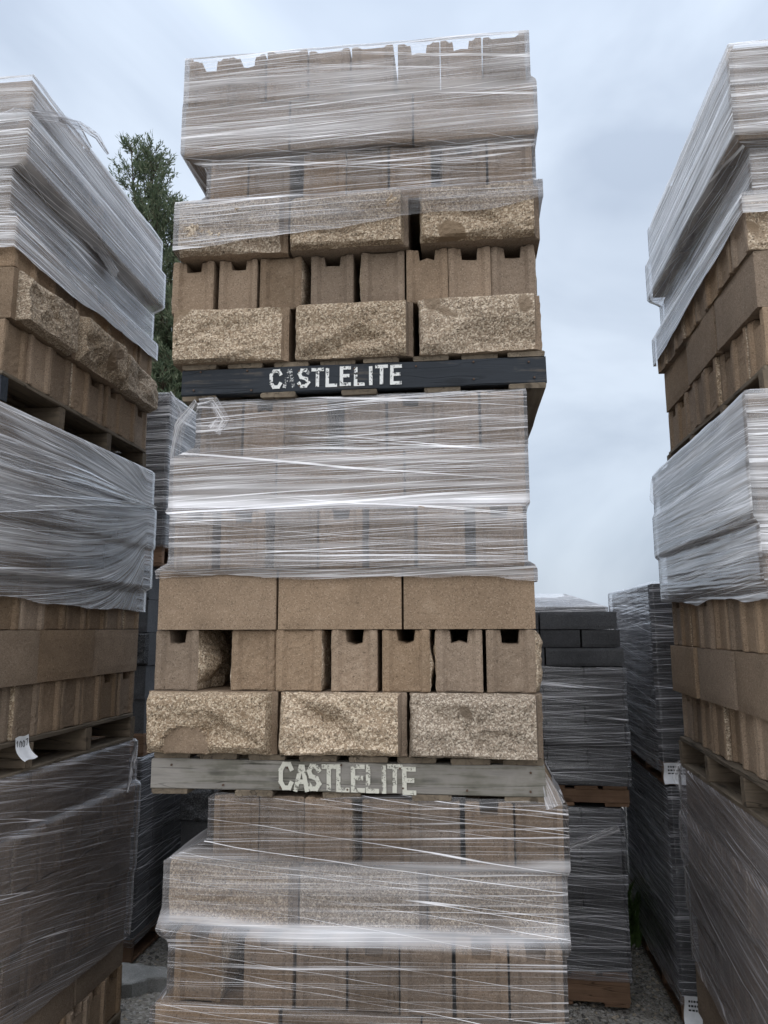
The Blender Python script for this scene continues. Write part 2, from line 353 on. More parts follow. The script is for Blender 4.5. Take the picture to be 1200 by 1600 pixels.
def end_block(name, w, notch=True, rough='', seed=0, amp=.016, mats=None, length=BL, groove=True):
    """block seen end-on: long axis y, end face at -y, notched web, vertical grooves, rough split long side(s)"""
    rs = np.random.default_rng(seed)
    hw = w/2; nd = .036 + rs.uniform(-.004, .005)
    nt, nb = .031, .025
    cols = [-hw, -hw+.006, -.052, -.040, -nb, 0, nb, .040, .052, hw-.006, hw]
    cols = [max(-hw+.004*i, min(hw-.004*(10-i), c)) for i, c in enumerate(cols)]
    zr = [0, .004]+list(np.linspace(.02, BH-nd-.016, 9 if rough else 3))+[BH-nd-.001, BH-.018, BH-.004, BH]
    jn = len(zr)-4
    nc, nr = len(cols), len(zr)
    ysub = 14 if rough else 3
    ys = np.linspace(-length/2, length/2, ysub+1)
    if rough: ys[1] = -length/2+.008; ys[2] = -length/2+.022
    def cellon(i, j): return not (notch and i in (4, 5) and j >= jn)
    skin = {}
    V, Fq, mi = [], [], []
    def xpos(i, j):
        x = cols[i]
        if notch and i in (4, 6) and j > jn:
            x = math.copysign(nb+(nt-nb)*(j-jn)/(nr-1-jn), x)
        if j == nr-1 and i in (0, nc-1): x *= 1-.05
        if j == 0 and i in (0, nc-1): x *= 1-.03
        return x
    chips = rs.normal(0, 1, (nr, nc))
    def vert(i, j, k):
        key = (i, j, k)
        if key in skin: return skin[key]
        x, z, y = xpos(i, j), zr[j], ys[k]
        if k in (0, ysub):
            s = 1 if k == 0 else -1
            g = .010 if (groove and 3 <= i <= 7) else 0
            if i in (0, nc-1) or j in (0, nr-1): g += .003
            y += s*g + s*abs(chips[j, i])*.0012
        z += chips[j, i]*.0012*(1 if 0 < j else 0)
        if notch and i == 5 and j == jn: z += chips[j, i]*.003
        for sd, ii in (('L', 0), ('R', nc-1)):
            if sd in rough and (i == ii or (abs(i-ii) == 1)):
                d = (1-abs((z/BH-.5)*2)**3)*amp*.45 + float(fbm(y*9+seed, z*13, seed))*amp*.9 + float(fbm(y*40, z*40, seed, 2))*.009
                x += (1 if ii else -1)*max(d, -.006)*(1 if i == ii else .15)*{0: .08, 1: .3, 2: .65, ysub: .1}.get(k, 1)
        skin[key] = len(V); V.append((x, y, z)); return skin[key]
    for j in range(nr-1):
        for i in range(nc-1):
            if not cellon(i, j): continue
            Fq.append((vert(i, j, 0), vert(i+1, j, 0), vert(i+1, j+1, 0), vert(i, j+1, 0))); mi.append(0)
            Fq.append((vert(i, j, ysub), vert(i, j+1, ysub), vert(i+1, j+1, ysub), vert(i+1, j, ysub))); mi.append(0)
            for (di, dj, a, b, side) in ((-1, 0, (i, j+1), (i, j), 'L'), (1, 0, (i+1, j), (i+1, j+1), 'R'), (0, -1, (i, j), (i+1, j), ''), (0, 1, (i+1, j+1), (i, j+1), '')):
                p, q = i+di, j+dj
                if 0 <= p < nc-1 and 0 <= q < nr-1 and cellon(p, q): continue
                isr = 1 if (side and side in rough and p in (-1, nc-1)) else 0
                for k in range(ysub):
                    Fq.append((vert(*b, k), vert(*a, k), vert(*a, k+1), vert(*b, k+1))); mi.append(isr)
    return make_mesh(name, V, Fq, mats or [M['tan'], M['tan_split']], mi)

def face_block(name, length, split=True, seed=0, depth=.148, mats=None, nx=56, nz=28, amp=.03, height=None, marg=.0, skin=None):
    """block seen on its long side: long axis x, face at -y (split or moulded smooth)"""
    hgt = height or BH
    hl = length/2; V, Fq, mi = [], [], []
    if not split: nx, nz = 12, 6
    U = np.linspace(0, 1, nx+1); W = np.linspace(0, 1, nz+1)
    uu, ww = np.meshgrid(U, W)
    X = (uu-.5)*length; Z = ww*hgt
    if split:
        rs = np.random.default_rng(seed+100)
        prof = np.clip(np.minimum(uu, 1-uu)*length/.03, 0, 1)**.7*np.clip(np.minimum(ww, 1-ww)*hgt/.03, 0, 1)**.7
        big = fbm(X*5+seed*3.1, Z*8+seed, seed, 3)
        fac = np.maximum.reduce([rs.uniform(-.3, .3)*X*1.2+rs.uniform(-.5, .5)*(Z-.095)*1.1+rs.uniform(-.4, .3)*amp for _ in range(5)])
        D = prof*(amp*.30+fac*1.3+big*amp*.5)
        D = np.minimum(D, amp*1.02)
        for _ in range(2):    # shallow spalls with a sharp upper lip
            cx, cz = rs.uniform(-.14, .14), rs.uniform(.0, .11); rx, rz = rs.uniform(.06, .12), rs.uniform(.03, .06)
            e = ((X-cx)/rx)**2+((Z-cz)/rz)**2+fbm(X*25, Z*25, seed+11, 2)*.35
            D -= np.clip((1-e)*1.6, 0, 1)*amp*.24*prof
        tilt = rs.uniform(-.25, .25); D += prof*np.abs(vnoise(X*7+Z*tilt*40+seed, Z*13, seed+5))*amp*.5
        D += fbm(X*80, Z*80, seed+7, 3)*.0055*(.4+.6*prof)
        D = np.maximum(D, -.010)
        mg = uu > 1-marg/length if marg > 0 else uu > 2
        D = np.where(mg, -.004-.010*(uu-(1-marg/length))*length/max(marg, .001), D)
        if marg < 0: D = np.where(uu < -marg/length, -.006, D)
        if skin:
            e = ((X-skin[0])/skin[2])**2+((Z-skin[1])/skin[3])**2+fbm(X*30, Z*30, seed, 2)*.3
            D = np.where(e < 1, np.minimum(D, amp*.5)*.2+amp*.55, D)
        # wavy broken outline
        Xo = X + np.where(np.abs(uu-.5) > .49, vnoise(Z*50, X*0+3, seed)*.005, 0)
        Zo = Z + np.where(ww > .98, vnoise(X*45, Z*0, seed+2)*.006-.001, 0)+np.where(ww < .02, vnoise(X*45, Z*0, seed+4)*.005+.002, 0)
    else:
        D = vnoise(X*80, Z*80, seed)*.0009
        edge = (uu < .001) | (uu > .999) | (ww < .001) | (ww > .999)
        D = np.where(edge, D-.002-np.abs(vnoise(X*60, Z*60, seed+1))*.003, D)
        Xo, Zo = X, Z+np.where(ww > .99, vnoise(X*40, Z*0, seed)*.002, 0)
    fr = np.stack([Xo, -D-depth/2, Zo], -1).reshape(-1, 3)
    V = [tuple(p) for p in fr]; n = nx+1
    for j in range(nz):
        for i in range(nx):
            Fq.append((j*n+i, j*n+i+1, (j+1)*n+i+1, (j+1)*n+i)); mi.append(1 if split and not (marg > 0 and (i+.5)/nx > 1-marg/length) and not (marg < 0 and (i+.5)/nx < -marg/length) and not (skin and (((i+.5)/nx-.5)*length-skin[0])**2/skin[2]**2+((j+.5)/nz*hgt-skin[1])**2/skin[3]**2+float(fbm(i*.5, j*.5, seed, 2))*.35 < 1) else 0)
    # ring behind the face, then the back
    ring = [(0, i) for i in range(nx+1)]+[(j, nx) for j in range(1, nz+1)]+[(nz, i) for i in range(nx-1, -1, -1)]+[(j, 0) for j in range(nz-1, 0, -1)]
    fid = [j*n+i for j, i in ring]
    def add_ring(y):
        k = len(V)
        for j, i in ring: V.append((X[j, i], y, Z[j, i]))
        return list(range(k, k+len(ring)))
    r1 = add_ring(-depth/2+.014); r2_ = add_ring(depth/2)
    m = len(ring)
    for q in range(m):
        a, b = q, (q+1) % m
        Fq.append((fid[b], fid[a], r1[a], r1[b])); mi.append(0)
        Fq.append((r1[b], r1[a], r2_[a], r2_[b])); mi.append(0)
    Fq.append(tuple(reversed(r2_))[::-1][::-1]); mi.append(0)
    return make_mesh(name, V, Fq, mats or [M['tan'], M['tan_split']], mi)

FILL = {'tan': ([], []), 'black': ([], [])}
def fill_box(which, mtx, x0, x1, y0, y1, z0, z1):
    v, f = box_data(x0, x1, y0, y1, z0, z1); V, Fc = FILL[which]; k = len(V)
    V.extend([tuple(mtx @ Vector(p)) for p in v]); Fc.extend([tuple(a+k for a in q) for q in f])

# shared meshes for the side faces of the outer stacks
END_VARS = [end_block('block_end', .146, nt_, rg, 50+i) for i, (nt_, rg) in enumerate([(True, ''), (False, 'R'), (True, 'L'), (True, 'R'), (False, ''), (False, 'L'), (True, '')])]
SMOOTH_VARS = [face_block('block_face', .386, False, 20+i) for i in range(3)]
SPLIT_VARS = [face_block('block_split_face', .392, True, 30+i, amp=.042, marg=-.03) for i in range(3)]

# ---------------------------------------------------------------- pallets
STROKES = {
 'C': [[(1, .8), (.8, 1), (.3, 1), (0, .75), (0, .25), (.3, 0), (.8, 0), (1, .2)]],
 'A': [[(0, 0), (.42, 1), (.6, 1), (1, 0)], [(.2, .35), (.8, .35)]],
 'S': [[(.95, .82), (.7, 1), (.25, 1), (.02, .78), (.2, .56), (.75, .45), (.98, .22), (.7, 0), (.25, 0), (0, .18)]],
 'T': [[(0, 1), (1, 1)], [(.5, 1), (.5, 0)]],
 'L': [[(.1, 1), (.1, 0), (.95, 0)]],
 'E': [[(.95, 1), (.1, 1), (.1, 0), (.95, 0)], [(.1, .52), (.8, .52)]],
 'I': [[(.5, 1), (.5, 0)]],
 '1': [[(.2, .8), (.5, 1), (.5, 0)], [(.15, 0), (.9, 0)]],
 '0': [[(.5, 1), (.15, .75), (.1, .3), (.45, 0), (.85, .2), (.9, .7), (.5, 1)]],
 '7': [[(.1, .95), (.85, 1), (.45, 0)]],
}
def stroke_mesh(name, text, x0, z0, lw, lh, gap, thick, mat, y, seed=0, jitter=.03, only=None):
    rs = random.Random(seed); V, Fc = [], []
    for n, ch in enumerate(text):
        adv = n-.42*text[:n].count('I')
        rr = [rs.uniform(-1, 1) for _ in range(6)]
        if only is not None and n not in only: continue
        ox = x0+adv*(lw+gap)+rr[0]*lw*.05; oz = z0+rr[1]*lh*jitter; sx = lw*(1+rr[2]*.06)*(.6 if ch == 'I' else 1); sz = lh*(1+rr[3]*jitter)
        if ch == 'I': ox -= lw*.05
        for st in STROKES[ch]:
            pts = [Vector((ox+a*sx+b*sz*.02*rr[4], 0, oz+b*sz)) for a, b in st]
            for p, q in zip(pts[:-1], pts[1:]):
                d = (q-p).normalized(); nrm = Vector((-d.z, 0, d.x))*thick/2; p2 = p-d*thick*.42; q2 = q+d*thick*.42
                k = len(V); yy = y-.0001*(len(Fc) % 7)
                for w in (p2-nrm, q2-nrm, q2+nrm, p2+nrm): V.append((w.x, yy, w.z))
                Fc.append((k, k+1, k+2, k+3))
    return make_mesh(name, V, Fc, [mat])

def rough_board(name, sx, sy, sz, mat, seed, axis=0, wob=.0025):
    """a sawn board with slightly worn, uneven edges, centred on its base"""
    rs = np.random.default_rng(seed); n = 10
    L = (sx, sy)[axis]; V, Fc = [], []
    c = .003
    wdt = (sy, sx)[axis]
    prof = [(-wdt/2+c, 0), (wdt/2-c, 0), (wdt/2, c), (wdt/2, sz-c), (wdt/2-c, sz), (-wdt/2+c, sz), (-wdt/2, sz-c), (-wdt/2, c)]
    for k in range(n+1):
        t = -L/2+L*k/n
        for (a, b) in prof:
            a2 = a+rs.normal(0, wob*.35); b2 = b+rs.normal(0, wob*.3)
            if k in (0, n): t2 = t+rs.normal(0, wob*.6)
            else: t2 = t
            V.append((t2, a2, b2) if axis == 0 else (-a2, t2, b2))
    m = len(prof)
    for k in range(n):
        for i in range(m):
            j = (i+1) % m
            Fc.append((k*m+i, (k+1)*m+i, (k+1)*m+j, k*m+j))
    Fc.append(tuple(range(m))); Fc.append(tuple(n*m+i for i in reversed(range(m))))
    return make_mesh(name, V, Fc, [mat])

PM = {}
def pallet(label, mtx, width=1.21, depth=1.21, front=None, stock=None, h=.125, group='wooden pallets', lettering=None, new=False, deck_n=8):
    """stringers run along x (four of them), deck boards along y above and below"""
    e = bpy.data.objects.new('pallet', None); COL.objects.link(e); e.matrix_world = mtx; tag(e, label, 'pallet', group)
    t = .018; sh = h-2*t
    ms = M['wood_new'] if new else M['wood']; my = M['wood_new'] if new else M['wood_y']
    ys = [-depth/2+.02, -depth/6, depth/6, depth/2-.02]
    for i, y in enumerate(ys):
        m = (front or ms) if i == 0 else ms
        key = ('s', round(width, 3), m.name, i if m is front else 1, round(sh, 3))
        if key not in PM: PM[key] = rough_board('stringer', width, .04, sh, m, len(PM)+3, 0)
        o = link('stringer', PM[key], e, (0, y, t))
        if i == 0 and lettering:
            for (nm, kw, lab) in lettering:
                for q in kw.pop('only', range(len(kw['text']))):
                    lo = link('letter', stroke_mesh('letter', y=-.0235, only=[q], **kw), o); lo['label'] = f"{lab} {kw['text'][q]}"
    if front:
        fs = [c for c in e.children if c.name.startswith('stringer')][0]
        for i in range(7):
            for dz_ in (.014, sh-.014):
                if random.random() < .3: continue
                k = 8; r = .0032; cx_, cz_ = -width/2+.05+i*(width-.1)/6+random.uniform(-.02, .02), dz_+random.uniform(-.006, .006)
                nv = [(cx_+r*math.cos(q*6.283/k), -.0245, cz_+r*math.sin(q*6.283/k)) for q in range(k)]+[(cx_+r*1.2*math.cos(q*6.283/k), -.018, cz_+r*1.2*math.sin(q*6.283/k)) for q in range(k)]
                link('nail', make_mesh('nail', nv, [tuple(range(k))]+[(q, q+k, (q+1) % k+k, (q+1) % k) for q in range(k)], [M['nail']]), fs)
    n = deck_n
    for i in range(n):
        bw = .118; x = -width/2+bw/2+.002+(width-bw-.004)*i/(n-1)
        v = i % 3; key = ('d', round(depth, 3), my.name, v)
        if key not in PM: PM[key] = rough_board('deck_board', bw, depth-.012, t-.001, my, 70+len(PM), 1)
        link('deck_board', PM[key], e, (x+random.uniform(-.006, .006), random.uniform(-.01, .004), t+sh+.0005))
    for i in range(5):
        bw = .118; x = -width/2+bw/2+.002+(width-bw-.004)*i/4
        key = ('d', round(depth, 3), my.name, i % 3)
        if key not in PM: PM[key] = rough_board('deck_board', bw, depth-.012, t-.001, my, 70+len(PM), 1)
        link('bottom_deck_board', PM[key], e, (x, random.uniform(-.008, .002), .0005))
    return e

# ---------------------------------------------------------------- stretch wrap
def wrap(label, mtx, ctrl, zlo, zhi, mat, seed=0, off=.005, du=.03, dz=.012, wob=.003, fan=None, group='stretch wrap round the tan block loads', edge=.010, bands=()):
    """ctrl: list of (z, front, right, back, left) extents; zlo/zhi: heights at front-left, front-right, back-right, back-left corners"""
    zc = np.array([c[0] for c in ctrl]); E = np.array([c[1:] for c in ctrl])
    fx = lambda z: [np.interp(z, zc, E[:, k]) for k in range(4)]
    W = E[:, 1].max()-E[:, 3].min(); D = E[:, 2].max()-E[:, 0].min()
    nW, nD = int(W/du), int(D/du)
    # parameter: side index and fraction (points crowd at the corners)
    def frac(n):
        t = np.linspace(0, 1, n+1)[:-1]; return t
    S, T = [], []
    for s, n in ((0, nW), (1, nD), (2, nW), (3, nD)):
        t = frac(n); S += [s]*len(t); T += list(t)
    S = np.array(S); T = np.array(T); n = len(S)
    rows = int((max(zhi)-min(zlo))/dz)
    lo = np.array(zlo)[S]*(1-T)+np.array(zlo)[(S+1) % 4]*T
    hi = np.array(zhi)[S]*(1-T)+np.array(zhi)[(S+1) % 4]*T
    ulen = np.where(S == 0, T*W, np.where(S == 1, W+T*D, np.where(S == 2, W+D+T*W, 2*W+D+T*D)))
    per = 2*W+2*D
    ca, sa = np.cos(ulen/per*2*np.pi)*3, np.sin(ulen/per*2*np.pi)*3
    lo = lo+(fbm(ca*1.2+seed, sa*1.2, seed+1, 3))*edge*2.2; hi = hi+fbm(ca+seed+9, sa, seed+2, 3)*edge*1.4
    q = np.linspace(0, 1, rows+1)[:, None]
    Z = lo[None]*(1-q)+hi[None]*q
    fr, ri, ba, le = fx(Z)
    fr, le = fr-off, le-off; ri, ba = ri+off, ba+off
    Sx = np.broadcast_to(S[None], Z.shape); Tx = np.broadcast_to(T[None], Z.shape)
    X = np.select([Sx == 0, Sx == 1, Sx == 2, Sx == 3], [le+(ri-le)*Tx, ri, ri+(le-ri)*Tx, le])
    Y = np.select([Sx == 0, Sx == 1, Sx == 2, Sx == 3], [fr, fr+(ba-fr)*Tx, ba, ba+(fr-ba)*Tx])
    nxv = np.select([Sx == 0, Sx == 1, Sx == 2, Sx == 3], [0., 1., 0., -1.]); nyv = np.select([Sx == 0, Sx == 1, Sx == 2, Sx == 3], [-1., 0., 1., 0.])
    cf = np.clip(np.minimum(Tx, 1-Tx)*8, 0, 1)
    uu = np.broadcast_to(ulen[None], Z.shape)
    dsp = (fbm(uu*1.6+seed, Z*26+uu*.8, seed+3, 3)+.25)*wob*cf + np.abs(fbm(uu*5, Z*6, seed+8, 2))*wob*.8*cf
    X = X+nxv*dsp; Y = Y+nyv*dsp
    V = np.stack([X, Y, Z], -1).reshape(-1, 3)
    R = rows+1
    idx = np.arange(R*n).reshape(R, n); nxt = np.roll(idx, -1, axis=1)
    Fq = np.stack([idx[:-1], nxt[:-1], nxt[1:], idx[1:]], -1).reshape(-1, 4)
    me = bpy.data.meshes.new('stretch_wrap')
    me.vertices.add(len(V)); me.vertices.foreach_set('co', V.ravel())
    me.loops.add(Fq.size); me.loops.foreach_set('vertex_index', Fq.ravel())
    me.polygons.add(len(Fq)); me.polygons.foreach_set('loop_start', np.arange(0, Fq.size, 4)); me.polygons.foreach_set('loop_total', np.full(len(Fq), 4))
    me.polygons.foreach_set('use_smooth', np.ones(len(Fq), bool))
    me.update(calc_edges=True)
    uvl = me.uv_layers.new(name='wrap')
    Uc = uu.copy(); Vc = Z.copy()
    if fan:   # pleats gathered towards one point of the perimeter
        u0, z0, k = fan
        dist = np.abs(Uc-u0)+.10
        Vc = z0+(Z-z0)*(1+k*np.exp(-np.abs(Z-z0)/.35)*(.5/dist-.4).clip(-.4, 3))
    UV = np.stack([Uc, Vc], -1).reshape(-1, 2)
    luv = UV[Fq.ravel()].copy()
    lu = luv.reshape(-1, 4, 2)
    bad = (lu[:, :, 0].max(1)-lu[:, :, 0].min(1)) > per/2
    sub = lu[bad]; sub[:, :, 0] = np.where(sub[:, :, 0] < per/2, sub[:, :, 0]+per, sub[:, :, 0]); lu[bad] = sub
    uvl.data.foreach_set('uv', lu.ravel())
    ovl_glint = np.zeros(Z.shape)  # whiter bands: thicker film, and sky glints painted in as opacity
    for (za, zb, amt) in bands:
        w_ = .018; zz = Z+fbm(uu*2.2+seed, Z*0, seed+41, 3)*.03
        ovl_glint += amt*np.clip(1+fbm(uu*3.1+za*7, Z*8, seed+51, 3)*1.3, .15, 1.8)*np.clip((zz-za)/w_+.5, 0, 1)*np.clip((zb-zz)/w_+.5, 0, 1)
    at = me.attributes.new('overlap_glint', 'FLOAT', 'POINT'); at.data.foreach_set('value', ovl_glint.ravel().astype(np.float32))
    me.materials.append(mat)
    o = bpy.data.objects.new('stretch_wrap', me); COL.objects.link(o); o.matrix_world = mtx
    tag(o, label, 'stretch wrap', group)
    return o

def ribbon(name, pts, widths, parent, seed=0, across=Vector((0, 0, 1)), folds=7, depth=.006, mat=None):
    """a gathered strip of film along a polyline (world space), pleated lengthwise"""
    rs = np.random.default_rng(seed); pts = [Vector(p) for p in pts]
    # resample
    P, Wd = [], []
    for i in range(len(pts)-1):
        for k in range(8):
            t = k/8; P.append(pts[i].lerp(pts[i+1], t)); Wd.append(widths[i]*(1-t)+widths[i+1]*t)
    P.append(pts[-1]); Wd.append(widths[-1])
    ph = rs.uniform(0, 6.28, 3); V, UVs = [], []
    inv = parent.matrix_world.inverted() if parent else Matrix()
    m = folds*2; L = 0
    for i, p in enumerate(P):
        tan = (P[min(i+1, len(P)-1)]-P[max(i-1, 0)]).normalized()
        a = (across-tan*across.dot(tan)).normalized(); nr = tan.cross(a)
        if i: L += (p-P[i-1]).length
        for k in range(m+1):
            s = k/m-.5
            wv = math.sin(k*2.2+ph[0]+i*.15)*depth+math.sin(k*.9+ph[1]+i*.3)*depth*.8
            V.append(inv @ (p+a*s*Wd[i]+nr*wv)); UVs.append((L, s*Wd[i]*1.0))
    Fc = [(i*(m+1)+k, (i+1)*(m+1)+k, (i+1)*(m+1)+k+1, i*(m+1)+k+1) for i in range(len(P)-1) for k in range(m)]
    me = make_mesh(name, V, Fc, [mat or M['ribbon']], smooth=True)
    uvl = me.uv_layers.new(name='wrap')
    for lp in me.loops: uvl.data[lp.index].uv = UVs[lp.vertex_index]
    return link(name, me, parent)

# ---------------------------------------------------------------- tan block loads
def lmat(cx, yf, z, th=0.0, hd=.605):
    """load frame: origin under the load's centre; yf is the depth of its front face"""
    return Matrix.Translation((cx, yf+hd, z)) @ Matrix.Rotation(th, 4, 'Z')

def envelope(layers, slope=2.2):
    """layers (z0, z1, front, right, back, left) -> dense wrap extents: taut film touches every course that stands
    proud and runs slantwise over the ones set back"""
    z0, z1 = layers[0][0], layers[-1][1]
    zs = np.arange(z0, z1+.12, .006); E = np.zeros((len(zs), 4))
    for k, sg in ((0, -1), (1, 1), (2, 1), (3, -1)):
        best = np.full(len(zs), -9.0); sl_ = slope if k == 0 else max(slope, 2.2)
        for L in layers:
            d = np.maximum(np.maximum(L[0]-zs, zs-L[1]), 0)
            best = np.maximum(best, sg*L[2+k]-sl_*d)
        E[:, k] = sg*best
    return [(z, *e) for z, e in zip(zs, E)]

def ctrl_from(ext, slope=2.2, start=2):
    return envelope([(.125+i*LH, .125+(i+1)*LH-.002, *e) for i, e in enumerate(ext) if i >= start], slope)

PLAIN_WORDS = {True: 'split-faced', False: 'smooth-faced'}
COURSE = ['lowest', 'second', 'third', 'fourth', 'fifth', 'top']
def place(me, mtx, x, y, z, rz, label, group, name='concrete_block', tilt=0.0):
    o = bpy.data.objects.new(name, me); COL.objects.link(o)
    o.matrix_world = mtx @ Matrix.Translation((x, y, z)) @ Matrix.Rotation(rz, 4, 'Z') @ Matrix.Rotation(tilt, 4, 'Y')
    return tag(o, label, 'block', group)

def centre_load(key, name, mtx, layers, first_visible=0, slope=2.2):
    ext = []
    for li, L in enumerate(layers):
        z = .125+li*LH; dy = L.get('dy', 0); xs = L['xs']; n = len(xs)
        vis = li >= first_visible
        ext.append((-.605+dy-(L.get('amp', .03)*1.0+.004 if L.get('split') else .006), xs[-1][1]+(.02 if L['t'] == 'Y' and 'R' in L['rough'][-1] else .004), .62, xs[0][0]-(.02 if L['t'] == 'Y' and 'L' in L['rough'][0] else .004)))
        for i, (a, b) in enumerate(xs):
            w = b-a; cx = (a+b)/2; pos = ORD[i] if i < n-1 else 'last'
            jy = random.uniform(-.006, .006)
            if L['t'] == 'X':
                split = L.get('split', False)
                lab = f"tan {PLAIN_WORDS[split]} block, {pos} from left, {COURSE[li]} course, {name}"
                if vis:
                    me = face_block('block_face', w-.003, split, seed=li*10+i+{'C1': 100, 'C2': 200, 'C3': 300}[key], amp=L.get('amp', .03), marg=.018, skin=(-.075, .025, .075, .062) if key == 'C2' and li == 0 and i == 0 else None)
                    place(me, mtx, cx, -.605+.074+dy+jy, z, 0, lab, 'tan blocks on the centre pallets', tilt=L.get('tilt', [0]*n)[i])
                else: fill_box('tan', mtx, a+.002, b-.002, -.605+dy, -.605+dy+.148, z, z+BH)
            else:
                nt = L['notch'][i]; rg = L['rough'][i]
                lab = f"tan block end {'with' if nt else 'without'} notch, {pos} from left, {COURSE[li]} course, {name}"
                if vis:
                    me = end_block('block_end', min(w-.004, .1475), nt, rg, seed=li*10+i+{'C1': 100, 'C2': 200, 'C3': 300}[key], amp=L.get('amp', {}).get(i, .016))
                    place(me, mtx, cx, -.605+BL/2+dy+jy*1.6, z, random.uniform(-.022, .022), lab, 'tan blocks on the centre pallets')
                else: fill_box('tan', mtx, a+.002, b-.002, -.605+dy, -.605+dy+BL, z, z+BH)
        # the blocks behind the front row
        if L['t'] == 'X':
            for r in range(1, 8):
                for (a, b) in xs: fill_box('tan', mtx, a+.002, b-.002, -.605+dy+r*.152, -.605+dy+r*.152+.146, z, z+BH)
        else:
            for r in (1, 2):
                sh = .05 if r == 1 else -.045          # rows behind are not in line with the front row
                for (a, b) in xs: fill_box('tan', mtx, max(a+sh, xs[0][0]), min(b+sh-.001, xs[-1][1]), -.605+dy+r*.402, -.605+dy+r*.402+BL, z, z+BH)
    return ctrl_from(ext, slope, 0 if key == 'C1' else 2)

def P2(v): return [(v[i], v[i+1]) for i in range(0, len(v), 2)]
MC3 = lmat(-.3826, 2.3505, 2.56, .0166); MC2 = lmat(-.4184, 2.3367, 1.28, -.0065); MC1 = lmat(-.385, 2.33, 0, 0)
c3_layers = [
 dict(t='X', split=True, xs=[(-.642, -.240), (-.218, .182), (.201, .604)], dy=-.012, amp=.026, tilt=[0, 0, -.012]),
 dict(t='Y', xs=P2([-.666, -.510, -.498, -.358, -.357, -.19, -.176, -.02, -.003, .153, .154, .298, .299, .445, .446, .595]), dy=.004, notch=[1, 1, 0, 1, 0, 1, 1, 1], rough=['L', '', 'R', '', 'L', '', '', 'R']),
 dict(t='X', split=True, xs=[(-.632, -.247), (-.238, .17), (.209, .609)], dy=-.022, amp=.03),
 dict(t='Y', xs=P2([-.539, -.402, -.401, -.250, -.207, -.05, -.047, .1, .101, .247, .291, .441, .442, .594]), dy=.002, notch=[0, 0, 0, 0, 0, 1, 0], rough=['', '', 'R', '', '', 'L', '']),
 dict(t='X', split=False, xs=[(-.631, -.25), (-.245, .186), (.191, .605)], dy=-.020),
 dict(t='Y', xs=P2([-.626, -.474, -.473, -.334, -.333, -.184, -.182, -.03, -.029, .126, .130, .285, .287, .435, .437, .585]), dy=-.026, notch=[1, 1, 0, 0, 0, 1, 1, 0], rough=['', '', '', '', '', '', '', '']),
]
c2_layers = [
 dict(t='X', split=True, xs=[(-.628, -.205), (-.197, .202), (.210, .612)], dy=-.006, amp=.040),
 dict(t='Y', xs=P2([-.617, -.468, -.371, -.222, -.220, -.063, -.038, .112, .122, .281, .291, .438, .448, .598]), dy=.006, notch=[1, 0, 0, 1, 1, 1, 1], rough=['R', 'L', 'R', 'L', 'R', 'L', 'R'], amp={0: .06, 6: .045}),
 dict(t='X', split=False, xs=[(-.613, -.215), (-.211, .189), (.193, .601)], dy=.0),
 dict(t='Y', xs=P2([-.564, -.432, -.406, -.249, -.223, -.080, -.079, .067, .088, .236, .237, .389, .417, .572]), dy=-.02, notch=[1, 1, 0, 1, 0, 0, 1], rough=['', 'R', '', '', 'L', '', '']),
 dict(t='X', split=False, xs=[(-.588, -.231), (-.227, .196), (.2, .586)], dy=.018),
 dict(t='Y', xs=P2([-.506, -.357, -.356, -.213, -.212, -.062, -.001, .141, .142, .294, .295, .446, .447, .588]), dy=.03, notch=[0, 1, 0, 0, 1, 0, 0], rough=['', '', 'R', '', '', '', '']),
]
c1_layers = [
 dict(t='X', split=True, xs=[(-.6, -.2), (-.197, .2), (.203, .604)], dy=0),
 dict(t='Y', xs=P2([-.6, -.45, -.43, -.28, -.26, -.11, -.09, .06, .08, .23, .25, .40, .44, .59]), dy=0, notch=[1]*7, rough=['']*7),
 dict(t='X', split=False, xs=[(-.585, -.209), (-.2, .203), (.206, .606)], dy=-.045),
 dict(t='Y', xs=P2([-.54, -.392, -.32, -.17, -.169, -.013, -.011, .14, .141, .293, .297, .447, .449, .604]), dy=-.035, notch=[1, 1, 1, 1, 0, 1, 1], rough=['R', '', '', '', '', '', ''], amp={0: .03}),
 dict(t='X', split=True, xs=[(-.586, -.177), (-.173, .217), (.22, .619)], dy=.035, amp=.02),
 dict(t='Y', xs=P2([-.447, -.3, -.299, -.154, -.153, .0, .021, .171, .172, .327, .336, .482, .487, .629]), dy=.012, notch=[0, 0, 0, 0, 0, 1, 0], rough=['', '', 'R', '', '', '', 'L']),
]
g3 = centre_load('C3', 'top centre load', MC3, c3_layers)
g2 = centre_load('C2', 'middle centre load', MC2, c2_layers)
g1 = centre_load('C1', 'bottom centre load', MC1, c1_layers, first_visible=2, slope=.9)

lt3 = [('stencil', dict(text='CASTLELITE', x0=-.298, z0=.017, lw=.032, lh=.056, gap=.015, thick=.0115, mat=M['paint_white'], seed=3, jitter=.02, only=[0, 2, 3, 4, 5, 6, 7, 8, 9]), 'worn white stencilled letter'),
       ('stencil', dict(text='CASTLELITE', x0=-.298, z0=.017, lw=.032, lh=.056, gap=.015, thick=.0115, mat=M['paint_faint'], seed=3, jitter=.02, only=[1]), 'nearly rubbed off white letter')]
lt2 = [('brush', dict(text='CASTLELITE', x0=-.188, z0=.008, lw=.0345, lh=.068, gap=.0098, thick=.0135, mat=M['paint_cream'], seed=8, jitter=.05), 'cream brush-painted letter')]
pallet('wooden pallet with black painted front board lettered CASTLELITE', MC3, 1.225, 1.215, front=M['wood_black'], lettering=lt3, group='pallets under the tan block loads')
pallet('weathered pallet with grey-green front board lettered CASTLELITE in cream', MC2, 1.225, 1.215, front=M['wood_grey'], lettering=lt2, group='pallets under the tan block loads')
